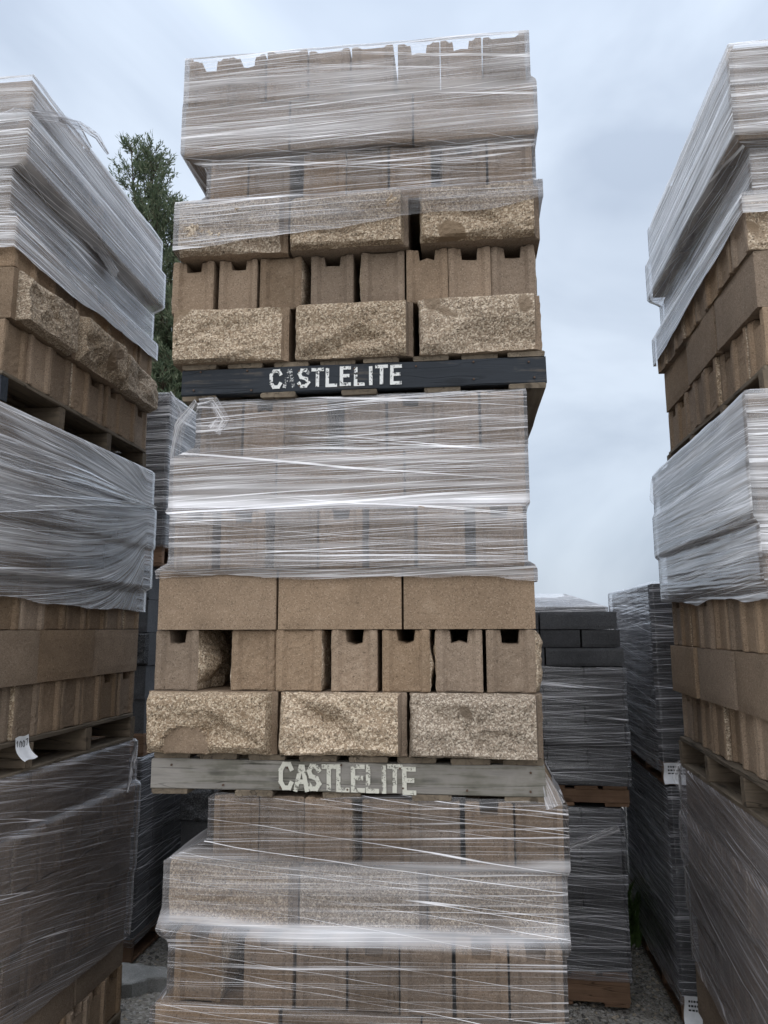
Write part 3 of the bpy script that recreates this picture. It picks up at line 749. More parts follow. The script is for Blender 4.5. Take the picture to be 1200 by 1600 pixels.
pallet('pallet on the ground under the bottom centre load', MC1, 1.225, 1.215, group='pallets under the tan block loads')

z_ = lambda r: .125+r*LH
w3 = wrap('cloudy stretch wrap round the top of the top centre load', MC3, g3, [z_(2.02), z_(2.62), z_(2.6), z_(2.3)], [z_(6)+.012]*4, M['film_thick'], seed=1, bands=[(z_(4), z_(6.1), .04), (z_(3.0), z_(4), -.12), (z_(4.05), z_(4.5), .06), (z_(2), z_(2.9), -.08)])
w2 = wrap('streaky stretch wrap round the upper half of the middle centre load', MC2, g2, [z_(2.86), z_(2.80), z_(2.8), z_(2.8)], [z_(6)+.004]*4, M['film_mid'], seed=2, bands=[(z_(4.0), z_(4.85), .18), (z_(3.97), z_(4.16), .10), (z_(3.0), z_(4), .03), (z_(4.85), z_(6.1), .03), (z_(2.7), z_(2.97), -.08)])  # narrow band paints the bright reflection above the fourth course
w1 = wrap('clear glossy stretch wrap round the bottom centre load', MC1, g1, [z_(.3)]*4, [z_(6)+.006]*4, M['film_clear'], seed=3, wob=.006, bands=[(z_(4.02), z_(5), .09), (z_(3.99), z_(4.2), .34), (z_(4.95), z_(5.1), .2)])  # strongest band is a painted sky glint above the fourth course

# outer stacks: the face turned to the aisle is what shows
def side_load(key, name, mtx, side, layers, n_vis=6, first_visible=0, seed=0):
    """side=+1: the +x face shows; side=-1: the -x face shows"""
    rs = random.Random(seed); ext = []; sx = side; rz = math.pi/2*side
    for li, L in enumerate(layers):
        z = .125+li*LH; d = L.get('d', 0.0); f = L.get('f', 0.0)
        xo = sx*(.605+d)                                   # x of the visible face
        fx_ = sx*(.605+d+(.045 if L.get('split') else .009))
        e = [-.605+f-.02, .61, .63, -.61]
        if side > 0: e[1] = fx_
        else: e[3] = fx_
        ext.append(tuple(e)); vis = li >= first_visible
        if L['t'] == 'X':                                  # ends on the visible side
            y = -.605+f
            for i in range(8):
                w = .1505; yc = y+w/2+i*w; far = 7-i
                jx = rs.uniform(-.012, .006)
                m = END_VARS[L.get('v', [0, 1, 2, 3, 4, 5, 6, 0])[i]]
                if vis:
                    pos = ORD[far] if i else 'nearest'
                    lab = f"tan block end, {pos} {'from far corner' if i else 'to camera'}, {COURSE[li]} course of {name}"
                    place(m, mtx, xo-sx*(BL/2)+sx*jx, yc, z, rz+rs.uniform(-.015, .015), lab, 'tan blocks on the outer pallets')
                else: fill_box('tan', mtx, *sorted((xo, xo-sx*BL)), yc-.073, yc+.073, z, z+BH)
                for r in (1, 2): fill_box('tan', mtx, *sorted((xo-sx*(.402*r), xo-sx*(.402*r+BL))), yc-.072, yc+.072, z, z+BH)
        else:                                              # long faces on the visible side
            for i in range(3):
                yc = -.605+f+.2+i*.404; split = L.get('split', False)
                m = (SPLIT_VARS if split else SMOOTH_VARS)[(i+li) % 3]
                if vis:
                    pos = ['nearest', 'middle', 'farthest'][i]
                    lab = f"tan {PLAIN_WORDS[split]} block, {pos} in the {COURSE[li]} course of {name}"
                    place(m, mtx, xo-sx*.074+sx*rs.uniform(-.014, .006), yc, z, rz+rs.uniform(-.02, .02), lab, 'tan blocks on the outer pallets')
                else: fill_box('tan', mtx, *sorted((xo, xo-sx*.148)), yc-.197, yc+.197, z, z+BH)
                for r in range(1, 8): fill_box('tan', mtx, *sorted((xo-sx*(.152*r), xo-sx*(.152*r+.146))), yc-.197, yc+.197, z, z+BH)
    return ctrl_from(ext, 2.2, 1 if key in ('L1', 'R1') else 2)

def smat(xface, yfar, z, th, side): # frame from the far corner of the visible face
    c = Vector((xface, yfar, z)); R = Matrix.Rotation(th, 4, 'Z')
    return Matrix.Translation(c - (R @ Vector((.605*side, .605, 0)))) @ R
ML3 = smat(-1.640, 3.50, 2.56, .0223, 1); ML2 = smat(-1.595, 3.413, 1.28, -.0197, 1); ML1 = smat(-1.60, 3.42, 0, .0, 1)
ZR = -.075
MR3 = smat(.905, 3.575, ZR+2.56, -.0014, -1); MR2 = smat(.8455, 3.44, ZR+1.28, -.0113, -1); MR1 = smat(.87, 3.44, ZR, -.005, -1)
Xl, Yl = dict(t='X'), dict(t='Y')
hl3 = side_load('L3', 'top left load', ML3, 1, [dict(t='X', v=[1, 4, 1, 5, 3, 6, 4, 0]), dict(t='Y', split=True, d=.02), dict(t='X', d=.004, v=[4, 5, 1, 4, 0, 5, 2, 1]), dict(t='Y', d=-.025), dict(t='X', d=.03, f=-.01), dict(t='Y', d=.005, f=.04)], seed=1)
hl2 = side_load('L2', 'middle left load', ML2, 1, [dict(t='X', d=-.012, v=[1, 4, 5, 4, 1, 4, 0, 3]), dict(t='Y', d=.008), dict(t='X', d=-.006, v=[1, 5, 4, 1, 4, 0, 4, 5]), dict(t='Y', d=.022), dict(t='X', d=.03), dict(t='Y', d=.012)], seed=2)
hl1 = side_load('L1', 'bottom left load', ML1, 1, [dict(t='X', v=[0, 2, 3, 0, 6, 3, 0, 2]), dict(t='Y', d=-.004), dict(t='X', d=.0), dict(t='Y', d=.01), dict(t='X', d=.015), dict(t='Y', d=-.01)], first_visible=0, seed=3)
hr3 = side_load('R3', 'top right load', MR3, -1, [dict(t='X', d=-.01), dict(t='Y', d=-.004), dict(t='X', d=.012, v=[1, 5, 1, 4, 5, 1, 5, 1]), dict(t='Y', d=-.035, f=.03), dict(t='X', d=.022, f=-.01), dict(t='Y', d=.0, f=.045)], seed=4)
hr2 = side_load('R2', 'middle right load', MR2, -1, [dict(t='X', d=-.022, v=[1, 5, 4, 5, 1, 3, 0, 6]), dict(t='Y', d=.012), dict(t='X', d=.002, v=[4, 1, 5, 4, 0, 4, 1, 3]), dict(t='Y', d=.015), dict(t='X', d=.03), dict(t='Y', d=.02, f=.02)], seed=5)
hr1 = side_load('R1', 'bottom right load', MR1, -1, [dict(t='X', d=.0), dict(t='Y', d=.01), dict(t='X', d=.0), dict(t='Y', d=.01), dict(t='X', d=.02), dict(t='Y', d=.01)], seed=6)
pg = 'pallets under the tan block loads'
pallet('dark weathered pallet under the top left load', ML3, 1.2, 1.21, front=M['wood_black'], group=pg)
pL2 = pallet('weathered pallet with white paper tag, under the middle left load', ML2, 1.2, 1.21, group=pg)
pallet('pallet on the ground under the bottom left load', ML1, 1.2, 1.21, group=pg)
pallet('dark pallet high up under the top right load', MR3, 1.2, 1.21, group=pg)
pallet('weathered open-sided pallet under the middle right load', MR2, 1.2, 1.21, group=pg)
pallet('pallet on the ground under the bottom right load', MR1, 1.2, 1.21, group=pg)
wl3 = wrap('milky stretch wrap with torn tail, round the top left load', ML3, hl3, [z_(2.3), z_(2.3), z_(2.5), z_(2.4)], [z_(6)+.01]*4, M['film_side'], seed=4, bands=[(z_(4), z_(6.2), .18), (z_(2.0), z_(2.9), .10)])  # bands on the outer stacks also paint in brightness the flanks lack
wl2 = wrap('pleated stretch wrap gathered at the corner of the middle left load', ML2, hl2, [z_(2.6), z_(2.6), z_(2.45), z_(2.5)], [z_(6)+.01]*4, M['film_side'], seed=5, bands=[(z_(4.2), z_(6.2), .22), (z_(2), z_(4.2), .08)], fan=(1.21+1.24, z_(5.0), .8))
wl1 = wrap('clear slanting stretch wrap round the bottom left load', ML1, hl1, [z_(1.8), z_(1.8), z_(1.55), z_(1.6)], [z_(6)+.01]*4, M['film_low'], seed=6)
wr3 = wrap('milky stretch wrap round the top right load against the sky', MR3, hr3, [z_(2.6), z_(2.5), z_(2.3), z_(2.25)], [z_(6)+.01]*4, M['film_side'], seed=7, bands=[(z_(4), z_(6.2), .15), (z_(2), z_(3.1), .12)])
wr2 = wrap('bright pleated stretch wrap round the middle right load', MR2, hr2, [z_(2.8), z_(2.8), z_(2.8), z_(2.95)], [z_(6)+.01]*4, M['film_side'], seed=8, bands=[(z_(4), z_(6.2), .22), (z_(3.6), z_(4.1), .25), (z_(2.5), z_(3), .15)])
wr1 = wrap('dull slanting stretch wrap round the bottom right load', MR1, hr1, [z_(1.6), z_(1.6), z_(2.0), z_(2.0)], [z_(6)+.01]*4, M['film_low'], seed=9)

# loose ends of film (world coordinates)
def on_face(mtx, side, y, z, off=.02): return mtx @ Vector((side*(.605+off), y, z))
ribbon('gathered_strip', [on_face(ML2, 1, .60, z_(5.05), .045), on_face(ML2, 1, .1, z_(4.75), .045), on_face(ML2, 1, -.6, z_(4.25), .04)], [.012, .05, .11], wl2, 1)
ribbon('gathered_strip', [on_face(ML2, 1, .60, z_(5.05), .05), on_face(ML2, 1, .0, z_(5.15), .05), on_face(ML2, 1, -.6, z_(5.1), .04)], [.012, .06, .10], wl2, 2)
pk = ML3 @ Vector((.61, -.61, z_(4.9)))
ribbon('loose_tail', [pk+Vector((-.25, 0, -.02)), pk+Vector((-.02, -.02, .02)), pk+Vector((.05, .12, .10)), pk+Vector((.06, .22, .13)), pk+Vector((.09, .30, .09))], [.05, .04, .04, .06, .03], wl3, 3, across=Vector((.3, 0, 1)))
ribbon('loose_tail', [pk+Vector((.05, .14, .11)), pk+Vector((.09, .22, .135)), pk+Vector((.14, .26, .11)), pk+Vector((.17, .30, .06))], [.02, .035, .02, .006], wl3, 4, across=Vector((.3, 0, 1)))
ribbon('loose_tail', [pk+Vector((-.02, -.01, .02)), pk+Vector((-.015, .3, -.08)), pk+Vector((.0, .75, -.20))], [.05, .10, .14], wl3, 5)
k2 = MC2 @ Vector((-.50, -.60, z_(5.9)))
ribbon('loose_tail', [k2+Vector((-.10, .04, -.17)), k2+Vector((-.06, -.01, -.07)), k2+Vector((.0, -.02, .005)), k2+Vector((.06, -.03, .01)), k2+Vector((.10, -.03, -.06)), k2+Vector((.07, -.035, -.10))], [.03, .035, .03, .03, .04, .06], w2, 6, across=Vector((1, 0, .4)), folds=4)
k2b = MC1 @ Vector((.615, -.60, z_(6)))
ribbon('loose_tail', [k2b+Vector((-.055, .02, .10)), k2b+Vector((-.03, .0, .04)), k2b+Vector((-.012, -.005, -.005))], [.012, .04, .06], w1, 7, across=Vector((1, 0, 0)), folds=4)
k3 = MR2 @ Vector((-.61, .60, z_(5.7)))
ribbon('loose_tail', [k3+Vector((.02, 0, .06)), k3+Vector((-.025, 0, .02)), k3+Vector((-.03, .01, -.06)), k3+Vector((.0, .01, -.11))], [.02, .04, .04, .015], wr2, 8, across=Vector((1, 0, 0)), folds=4)
k4 = MR1 @ Vector((-.61, .61, z_(6)))
ribbon('loose_tail', [k4+Vector((.03, 0, .02)), k4+Vector((-.01, 0, .0)), k4+Vector((-.03, 0, -.05)), k4+Vector((-.012, .0, -.12))], [.02, .05, .045, .01], wr1, 9, across=Vector((1, 0, 0)), folds=5)
ribbon('gathered_strip', [on_face(ML1, 1, .56, z_(6.0), .03), on_face(ML1, 1, .53, z_(5.5), .03), on_face(ML1, 1, .49, z_(4.9), .03)], [.018, .016, .02], wl1, 10, across=Vector((0, 1, 0)), folds=3)

# the white paper tag
def paper(label, mtx, w, h, curl, name='paper_tag'):
    n = 8; V, Fc = [], []
    for j in range(n+1):
        for i in range(n+1):
            a, b = i/n-.5, j/n-.5
            V.append((a*w+.004*math.sin(b*5), -curl*(max(0, .25-b))**2*4-.3*curl*a*a-.001, b*h-.003*math.sin(a*6)))
    Fc = [(j*(n+1)+i, j*(n+1)+i+1, (j+1)*(n+1)+i+1, (j+1)*(n+1)+i) for j in range(n) for i in range(n)]
    o = link(name, make_mesh(name, V, Fc, [M['paper']], smooth=True)); o.matrix_world = mtx
    return tag(o, label, 'tag')
p0 = ML2 @ Vector((.605+.004, -.27, .100))
tg = paper('curled white paper tag reading 1007 hung on a pallet', Matrix.Translation(p0) @ Matrix.Rotation(math.pi/2, 4, 'Z') @ Matrix.Rotation(-.08, 4, 'Y'), .078, .078, .018)
link('handwriting', stroke_mesh('handwriting', '1007', -.034, .0, .0135, .024, .005, .0032, M['ink'], -.0045, seed=5, jitter=.12), tg)

# ---------------------------------------------------------------- black block stacks in the row behind
BF_CACHE = {}
def black_mesh(w, h, d, split, seed):
    key = (round(w, 3), round(h, 3), round(d, 3), split, seed % 3)
    if key not in BF_CACHE:
        BF_CACHE[key] = face_block('block_face', w, split, seed=400+len(BF_CACHE), depth=d, mats=[M['black'], M['black_split']], nx=30, nz=14, amp=.025, height=h)
    return BF_CACHE[key]

def black_load(name, x0, x1, yf, z0, courses, ch, ph=.125, depth=1.2, split=(), visx=(-9, 9), side=0, label_side='', alt=True, grp='black blocks in the row behind', palmat=True, pal_label='', wide=.4, stag=0.0):
    """front row of blocks is built singly where it can be seen, the rest is fill; side=+1/-1 also builds that flank"""
    mt = Matrix.Translation(((x0+x1)/2, yf+depth/2, z0)); w = x1-x0; ext = []
    for c in range(courses):
        z = ph+c*ch; n = round(w/(wide if (not alt or c % 2 == 0) else wide/2)); bw = w/n
        j = random.uniform(-.012, .012)
        for i in range(n):
            a = -w/2+i*bw; cx = a+bw/2
            wx = (x0+x1)/2+cx
            if visx[0] < wx+bw/2 and wx-bw/2 < visx[1]:
                m = black_mesh(bw-.006, ch-.002, .19, c in split, i+c)
                k = n-i if label_side == 'right' else i+1
                lab = f"black {'split-faced ' if c in split else ''}block, {ORD[k-1]} from {label_side or 'left'}, {ORD[c]} course up, {name}"
                place(m, mt, cx+random.uniform(-.003, .003)+j*.5, -depth/2+.095+j*.6, z, 0, lab, grp, 'black_block')
            else: fill_box('black', mt, a+.003, a+bw-.003, -depth/2, -depth/2+.19, z, z+ch-.002)
        nb = 3 if (not alt or c % 2) else 6
        bd = (depth-.2)/nb
        for k in range(nb):
            yc = -depth/2+.2+bd*(k+.5)
            if side:
                m = black_mesh(bd-.006, ch-.002, .19, False, k)
                lab = f"black block, {ORD[k]} back, {ORD[c]} course up, flank of {name}"
                place(m, mt, side*(w/2-.095)+j*.4, yc, z, math.pi/2*side, lab, grp, 'black_block')
                fill_box('black', mt, *( (-w/2, w/2-.2) if side > 0 else (-w/2+.2, w/2)), yc-bd/2+.003, yc+bd/2-.003, z, z+ch-.002)
            else: fill_box('black', mt, -w/2, w/2, yc-bd/2+.003, yc+bd/2-.003, z, z+ch-.002)
        am = .022 if c in split else .004
        ext.append((z, z+ch-.002, -depth/2+j*.6-am, w/2+abs(j)*.6+.006, depth/2+.01, -w/2-abs(j)*.6-.006))
    pallet(pal_label, Matrix.Translation(((x0+x1)/2, yf+depth/2, z0)), w, depth, h=ph, new=palmat, group='pallets in the row behind')
    return mt, envelope(ext, 2.5), ph+courses*ch
bw_ = 'stretch wrap round the black block loads'
# stack seen between the left and centre towers (three loads high)
xa0, xa1 = -3.08, -1.895
mA1, eA1, tA1 = black_load('lower stack beside left tower', xa0, xa1, 4.12, 0, 5, .190, visx=(-2.4, 0), side=0, label_side='right', pal_label='brown pallet on the gravel under wrapped black blocks')
wrap('glossy wrap round black blocks low beside the left tower', mA1, eA1, [.10]*4, [tA1+.005]*4, M['film_dark'], seed=21, group=bw_, wob=.007)
mA2, eA2, tA2 = black_load('unwrapped middle stack beside left tower', xa0, xa1+.01, 4.14, tA1+.004, 5, .189, split=(2, 4), visx=(-2.4, 0), side=0, label_side='right', pal_label='brown pallet under unwrapped black blocks beside the left tower')
zA3 = tA1+tA2+.008
mA3, eA3, tA3 = black_load('wrapped upper stack beside left tower', xa0+.06, xa1+.07, 4.14, zA3, 5, .185, visx=(-2.4, 0), side=0, label_side='right', pal_label='orange brown pallet high up under wrapped black blocks')
wA3 = wrap('pale wrap round the highest black blocks before the tree', mA3, eA3, [.12]*4, [tA3+.02]*4, M['film_mid'], seed=22, group=bw_)
cA = mA3 @ Vector((.592, -.6, tA3-.02))
ribbon('gathered_strip', [cA+Vector((.0, -.012, .0)), cA+Vector((-.12, -.02, -.08)), cA+Vector((-.32, -.02, -.2))], [.05, .06, .12], wA3, 12)
ribbon('loose_tail', [cA+Vector((.0, .0, .02)), cA+Vector((.06, .02, -.10)), cA+Vector((.05, .04, -.28))], [.04, .10, .05], wA3, 13, across=Vector((1, 0, 0)))
# unwrapped black pile just right of it
black_load('short unwrapped pile behind the centre tower', -1.72, -.72, 4.3, 0, 5, .19, ph=.13, split=(3, 1), visx=(-1.8, -1.2), side=0, palmat=False, pal_label='dark pallet under the short black pile behind the centre tower')
# stack seen between the centre and right towers
gB = float(gz(.5))
mB1, eB1, tB1 = black_load('lower wrapped stack behind centre tower', -.50, .69, 4.0, gB, 8, .095, ph=.155, visx=(.2, 1), side=0, label_side='right', alt=True, pal_label='brown pallet on the gravel behind the centre tower')
wB1 = wrap('dark wrinkled wrap round the lower black stack behind the centre tower', mB1, eB1, [.14, .12, .14, .14], [tB1+.004]*4, M['film_dark'], seed=23, group=bw_, wob=.006)
zB2 = gB+tB1+.006
mB2, eB2, tB2 = black_load('upper wrapped stack behind centre tower', -.465, .735, 4.0, zB2, 6, .098, ph=.10, visx=(.2, 1), side=0, label_side='right', pal_label='reddish brown pallet between the two stacks behind the centre tower')
wB2 = wrap('grey wrap round the upper black stack, below the bare slabs', mB2, eB2, [.10]*4, [tB2-.0]*4, M['film_dark'], seed=24, group=bw_, wob=.006)
a = mB1 @ Vector((.58, -.61, tB1-.09)); b = mB1 @ Vector((.0, -.61, tB1-.30))
ribbon('gathered_strip', [a, a.lerp(b, .5), b], [.03, .055, .08], wB1, 14)
# three courses of bare slabs on top
zs = zB2+tB2+.003
for c, (y_off, wrow) in enumerate([(0, (.40, .40, .40)), (.012, (.40, .20, .20, .40)), (.008, (.40, .40, .40))]):
    x = .745-.012*c
    for i, w in enumerate([(.395, .395, .395), (.195, .205, .395, .395), (.395, .395, .395)][c]):
        m = black_mesh(w-.004, .089, .19, False, i+c)
        o = link('concrete_slab', m, None, (x-w/2, 4.0+.095+y_off, zs+c*.0935), (0, 0, random.uniform(-.012, .012)))
        tag(o, f"bare black slab, {ORD[i]} from right, {['lower', 'middle', 'upper'][c]} course on the wrapped stack", 'slab', 'bare black slabs on the wrapped stack', kind='thing')
        x -= w+.006
    for r in range(1, 6): fill_box('black', Matrix(), -.45, .73-.012*c, 4.0+y_off+.2*r, 4.0+y_off+.2*r+.19, zs+c*.0935, zs+c*.0935+.09)
# stack whose flank is seen, beside the right tower
gD = float(gz(.95))
mD1, eD1, tD1 = black_load('lower stack by right tower', .925, 2.1, 3.97, gD, 5, .19, ph=.125, visx=(.8, 1.25), side=-1, pal_label='pallet on the gravel with a printed label, beside the right tower')
wD1 = wrap('shiny dark wrap round the lower black stack by the right tower', mD1, eD1, [.09, .09, .09, .09], [tD1+.005]*4, M['film_dark'], seed=25, group=bw_, wob=.008)
zD2 = gD+tD1+.005
mD2, eD2, tD2 = black_load('upper stack by right tower', .90, 2.08, 3.99, zD2, 5, .178, ph=.11, visx=(.8, 1.25), side=-1, pal_label='pallet with a printed label, halfway up beside the right tower')
wD2 = wrap('pale wrap round the upper black stack by the right tower', mD2, eD2, [.06]*4, [tD2+.01]*4, M['film_dark'], seed=26, group=bw_, wob=.008)
# wrapped grey stack farther back
mF1, eF1, tF1 = black_load('far lower stack', -.35, .90, 5.6, gB, 5, .18, visx=(.45, 1), side=0, label_side='right', palmat=False, pal_label='pallet on the ground under the farthest wrapped stack')
mF2, eF2, tF2 = black_load('far upper stack', -.35, .93, 5.6, gB+tF1+.005, 4, .20, visx=(.45, 1), side=0, label_side='right', palmat=False, pal_label='upper pallet of the farthest wrapped stack')
wrap('white wrap over the farthest stack, showing above the bare slabs', mF2, eF2, [.12]*4, [tF2+.10]*4, M['film_thick'], seed=27, group=bw_)
wrap('dark wrap round the lower part of the farthest stack', mF1, eF1, [.1]*4, [tF1]*4, M['film_dark'], seed=28, group=bw_)

# printed labels on that stack
def printed(label, mtx, w, h):
    o = paper(label, mtx, w, h, .012, 'printed_label')
    V, Fc = [], []
    rs = random.Random(4)
    for r in range(3):
        x = -w*.38
        while x < w*(.30-.1*r):
            ww = rs.uniform(.006, .014); z = h*(.30-.17*r); k = len(V)
            V += [(x, -.006, z), (x+ww, -.006, z-.001), (x+ww, -.006, z+h*.075), (x, -.006, z+h*.078)]; Fc.append((k, k+1, k+2, k+3)); x += ww+.004
    link('print', make_mesh('print', V, Fc, [M['ink']]), o)
    V, Fc = [], []
    for s in range(14):
        a0 = .5+s*5.2/14; k = len(V)
        for a_, r_ in ((a0, .010), (a0+5.2/14, .010), (a0+5.2/14, .0135), (a0, .0135)): V.append((-w*.33+r_*math.cos(a_), -.0065, -h*.2+r_*math.sin(a_)))
        Fc.append((k, k+1, k+2, k+3))
    for i in range(5):
        k = len(V); x = -w*.33+.012+i*.006; V += [(x, -.0065, -h*.24), (x+.004, -.0065, -h*.24), (x+.004, -.0065, -h*.16), (x, -.0065, -h*.16)]; Fc.append((k, k+1, k+2, k+3))
    link('print', make_mesh('print', V, Fc, [M['ink_green']]), o)
    return o
printed('white printed label on the ground pallet beside the right tower', Matrix.Translation((.925+.085, 3.955, gD+.075)) @ Matrix.Rotation(.04, 4, 'Y'), .17, .115)
printed('white printed label halfway up the black stack by the right tower', Matrix.Translation((.90+.085, 3.975, zD2+.06)), .17, .095)

for k, mname, lab in (('tan', 'tan', 'rest of the tan blocks deeper inside the pallet loads'), ('black', 'black', 'rest of the black blocks deeper inside the stacks')):
    V, Fc = FILL[k]
    o = link('concrete_blocks', make_mesh('concrete_blocks', V, Fc, [M[mname]])); tag(o, lab, 'blocks', kind='stuff')

# ---------------------------------------------------------------- things on the ground
def build_slab():
    pts = [(-2.40, 3.74), (-2.0, 3.735), (-1.86, 3.745), (-1.80, 3.79), (-1.73, 3.80), (-1.68, 3.86), (-1.55, 3.90), (-1.60, 3.99), (-1.9, 4.02), (-2.4, 4.01)]
    out = []
    for i in range(len(pts)):
        p, q = pts[i], pts[(i+1) % len(pts)]; L = math.hypot(q[0]-p[0], q[1]-p[1]); n = max(2, int(L/.025))
        for k in range(n):
            t = k/n; out.append((p[0]+(q[0]-p[0])*t+random.uniform(-.006, .006), p[1]+(q[1]-p[1])*t+random.uniform(-.006, .006)))
    n = len(out); cx = sum(p[0] for p in out)/n; cy = sum(p[1] for p in out)/n
    V = [(x, y, -.02) for x, y in out]+[(x, y, .052+random.uniform(-.003, .003)) for x, y in out]+[(cx+(x-cx)*.985, cy+(y-cy)*.96, .058+random.uniform(-.004, .006)) for x, y in out]
    Fc = [(i, (i+1) % n, n+(i+1) % n, n+i) for i in range(n)]+[(n+i, n+(i+1) % n, 2*n+(i+1) % n, 2*n+i) for i in range(n)]+[tuple(2*n+i for i in range(n))]
    m = concrete('grey_concrete', (.30, .30, .29, 1), (.21, .212, .208, 1), (.45, .45, .44, 1), .05)
    o = link('broken_slab', make_mesh('broken_slab', V, Fc, [m])); tag(o, 'broken grey concrete slab lying on the gravel', 'slab', kind='thing')
build_slab()

def rubble(x, y, s, label):
    rs = np.random.default_rng(int(x*100)+9); V, Fc = [], []
    n, m = 10, 6
    for j in range(m+1):
        for i in range(n):
            a = i/n*6.283; b = (j/m-.5)*3.14
            r = s*(.7+.5*fbm(np.array(math.cos(a)*2+b), np.array(math.sin(a)*2), 3, 2)+rs.uniform(-.06, .06))
            V.append((r*math.cos(a)*math.cos(b)*1.6, r*math.sin(a)*math.cos(b), r*math.sin(b)*.6))
    for j in range(m):
        for i in range(n): Fc.append((j*n+i, j*n+(i+1) % n, (j+1)*n+(i+1) % n, (j+1)*n+i))
    o = link('block_fragment', make_mesh('block_fragment', V, Fc, [M['tan']]), None, (x, y, float(gz(x))+s*.2)); tag(o, label, 'fragment')
rubble(.60, 3.42, .06, 'broken tan block fragment on the gravel by the centre tower')
rubble(.47, 3.55, .025, 'small tan chip on the gravel')

def weed(x, y, label, n=60, h=.3):
    rs = random.Random(3); V, Fc = [], []
    for _ in range(n):
        a = rs.uniform(0, 6.28); L = h*rs.uniform(.4, 1); w = rs.uniform(.008, .02); bend = rs.uniform(.1, .8)
        d = Vector((math.cos(a), math.sin(a), 0)); s = Vector((-math.sin(a), math.cos(a), 0)); k = len(V); o0 = Vector((rs.uniform(-.1, .1), rs.uniform(-.1, .1), 0))
        for t in (0, .35, .7, 1):
            p = o0+d*L*bend*t*t+Vector((0, 0, L*(t-.35*bend*t*t))); ww = w*(1-t)**.6*(.5+t)
            V.append(tuple(p-s*ww)); V.append(tuple(p+s*ww))
        for t in range(3): Fc.append((k+2*t, k+2*t+1, k+2*t+3, k+2*t+2))
    m = plain('weed_green', (.075, .13, .035, 1), .7)
    e = bpy.data.objects.new('weed', None); COL.objects.link(e); e.location = (x, y, float(gz(x))-.02); tag(e, label, 'weed')
    link('leaves', make_mesh('leaves', V, Fc, [m]), e)
weed(.83, 4.95, 'green weed growing in the gap between the black stacks', 140, .5)

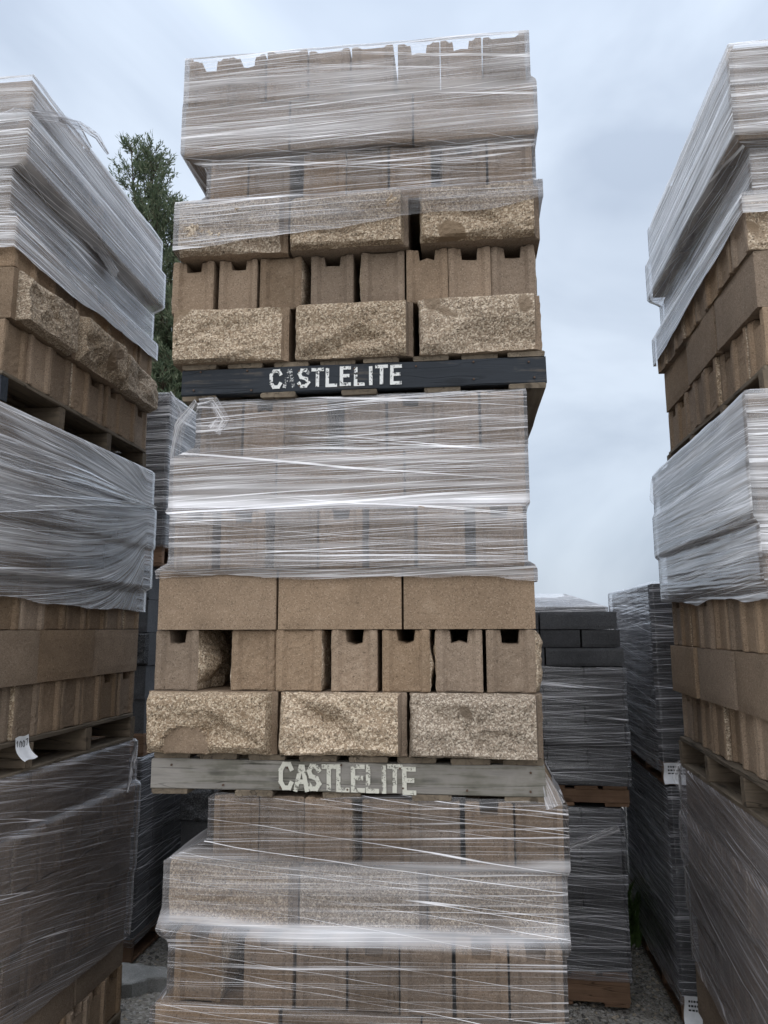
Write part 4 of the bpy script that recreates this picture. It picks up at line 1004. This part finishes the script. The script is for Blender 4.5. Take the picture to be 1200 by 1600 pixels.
# ---------------------------------------------------------------- tree behind
def build_tree():
    e = bpy.data.objects.new('conifer_tree', None); COL.objects.link(e); e.location = (-5.38, 12.0, -.1)
    tag(e, 'tall dark green feathery conifer behind the left tower', 'tree')
    rs = random.Random(11)
    bark = plain('conifer_bark', (.10, .075, .055, 1), .95, .8, 25)
    def tube(path, radii, V, Fc, n=7):
        k0 = len(V)
        for p, r in zip(path, radii):
            for i in range(n): a = i/n*6.283; V.append((p.x+r*math.cos(a), p.y+r*math.sin(a), p.z))
        for j in range(len(path)-1):
            for i in range(n): Fc.append((k0+j*n+i, k0+j*n+(i+1) % n, k0+(j+1)*n+(i+1) % n, k0+(j+1)*n+i))
    V, Fc = [], []
    tube([Vector((0, 0, -.2)), Vector((.05, 0, 3)), Vector((-.1, 0, 6)), Vector((-.3, 0, 8.5))], [.28, .2, .13, .05], V, Fc)
    # upright plumes: base, tip, radius
    plumes = [((-.2, 0, 6.0), (-.85, 0, 10.85), .7), ((0, 0, 6.0), (-.4, -.1, 10.55), .7), ((.0, .1, 5.2), (.0, .1, 9.6), .85), ((.1, 0, 4.6), (.62, 0, 9.0), .8),
              ((-.2, 0, 5), (-1.25, .2, 9.8), .6), ((.2, 0, 4), (.95, -.2, 9.3), .7), ((-.3, .1, 4), (-1.1, 0, 8.6), .7), ((.1, -.2, 3.0), (.6, -.5, 7.4), .7), ((-.1, -.2, 3), (-.5, -.6, 8.2), .7),
              ((.0, .0, 2), (.3, -.7, 6.2), .75), ((-.1, 0, 2), (-.7, -.6, 6.4), .75), ((.2, .1, 2), (1.2, -.1, 6.4), .75), ((.1, 0, 1.4), (.5, -.7, 4.9), .7), ((-.1, 0, 1.4), (-.6, -.6, 5.0), .7), ((.3, .2, 3), (1.6, .3, 8.2), .7), ((.2, .1, 4.5), (1.15, .2, 9.0), .6), ((.3, -.1, 4.0), (1.5, 0, 8.7), .6), ((-.1, .1, 6.0), (-.62, .15, 10.2), .5), ((-.4, .2, 3), (-1.9, .3, 8.0), .7)]
    LV, LF, LM = [], [], []
    for (b, t, R) in plumes:
        b, t = Vector(b), Vector(t); pts = [b.lerp(t, k/6)+Vector((math.sin(k)*.05, math.cos(k*1.3)*.05, 0)) for k in range(7)]
        tube(pts, [.07*(1-k/6.5) for k in range(7)], V, Fc, 5)
        L = (t-b).length; nb = int(62*L/3)
        for _ in range(nb):
            s = rs.random()**.85; p = b.lerp(t, s); rr = R*(1-s)**.42*rs.uniform(.25, 1.2)+.06
            a = rs.uniform(0, 6.28); tip = p+Vector((math.cos(a)*rr, math.sin(a)*rr, rr*rs.uniform(.35, 1.2)+.05))
            mid = p.lerp(tip, .5)+Vector((0, 0, -.05*rr))
            tube([p, mid, tip], [.012, .008, .003], V, Fc, 3)
            ns = int(26+rr*110)
            for q in range(ns):
                u = rs.uniform(.25, 1.08); o = (p.lerp(mid, u*2) if u < .5 else mid.lerp(tip, u*2-1))
                d = ((tip-p).normalized()*.9+Vector((rs.gauss(0, .75), rs.gauss(0, .75), rs.gauss(.2, .5)))).normalized()
                ln = rs.uniform(.06, .15); sd = d.cross(Vector((rs.gauss(0, 1), rs.gauss(0, 1), rs.gauss(0, 1)))).normalized()*rs.uniform(.007, .014)
                k = len(LV); o = o+Vector((rs.gauss(0, .03), rs.gauss(0, .03), rs.gauss(0, .03)))
                LV += [tuple(o-sd*.5), tuple(o+d*ln*.5-sd), tuple(o+d*ln), tuple(o+d*ln*.5+sd)]; LF.append((k, k+1, k+2, k+3)); LM.append(rs.choice([0, 0, 1, 2]))
    link('trunk', make_mesh('trunk', V, Fc, [bark]), e)
    ms = []
    for nm, c in (('needle_green', (.125, .16, .095, 1)), ('needle_dark', (.085, .118, .075, 1)), ('needle_pale', (.20, .225, .145, 1))):
        t = NT(nm); p = t.principled(c, .75, None, .2); tl = t.node('ShaderNodeBsdfTranslucent'); tl.inputs[0].default_value = c
        mx = t.node('ShaderNodeMixShader'); mx.inputs[0].default_value = .35; t.l.new(p, mx.inputs[1]); t.l.new(tl.outputs[0], mx.inputs[2]); ms.append(t.finish(mx.outputs[0]))
    link('crown', make_mesh('crown', LV, LF, ms, LM), e)
build_tree()
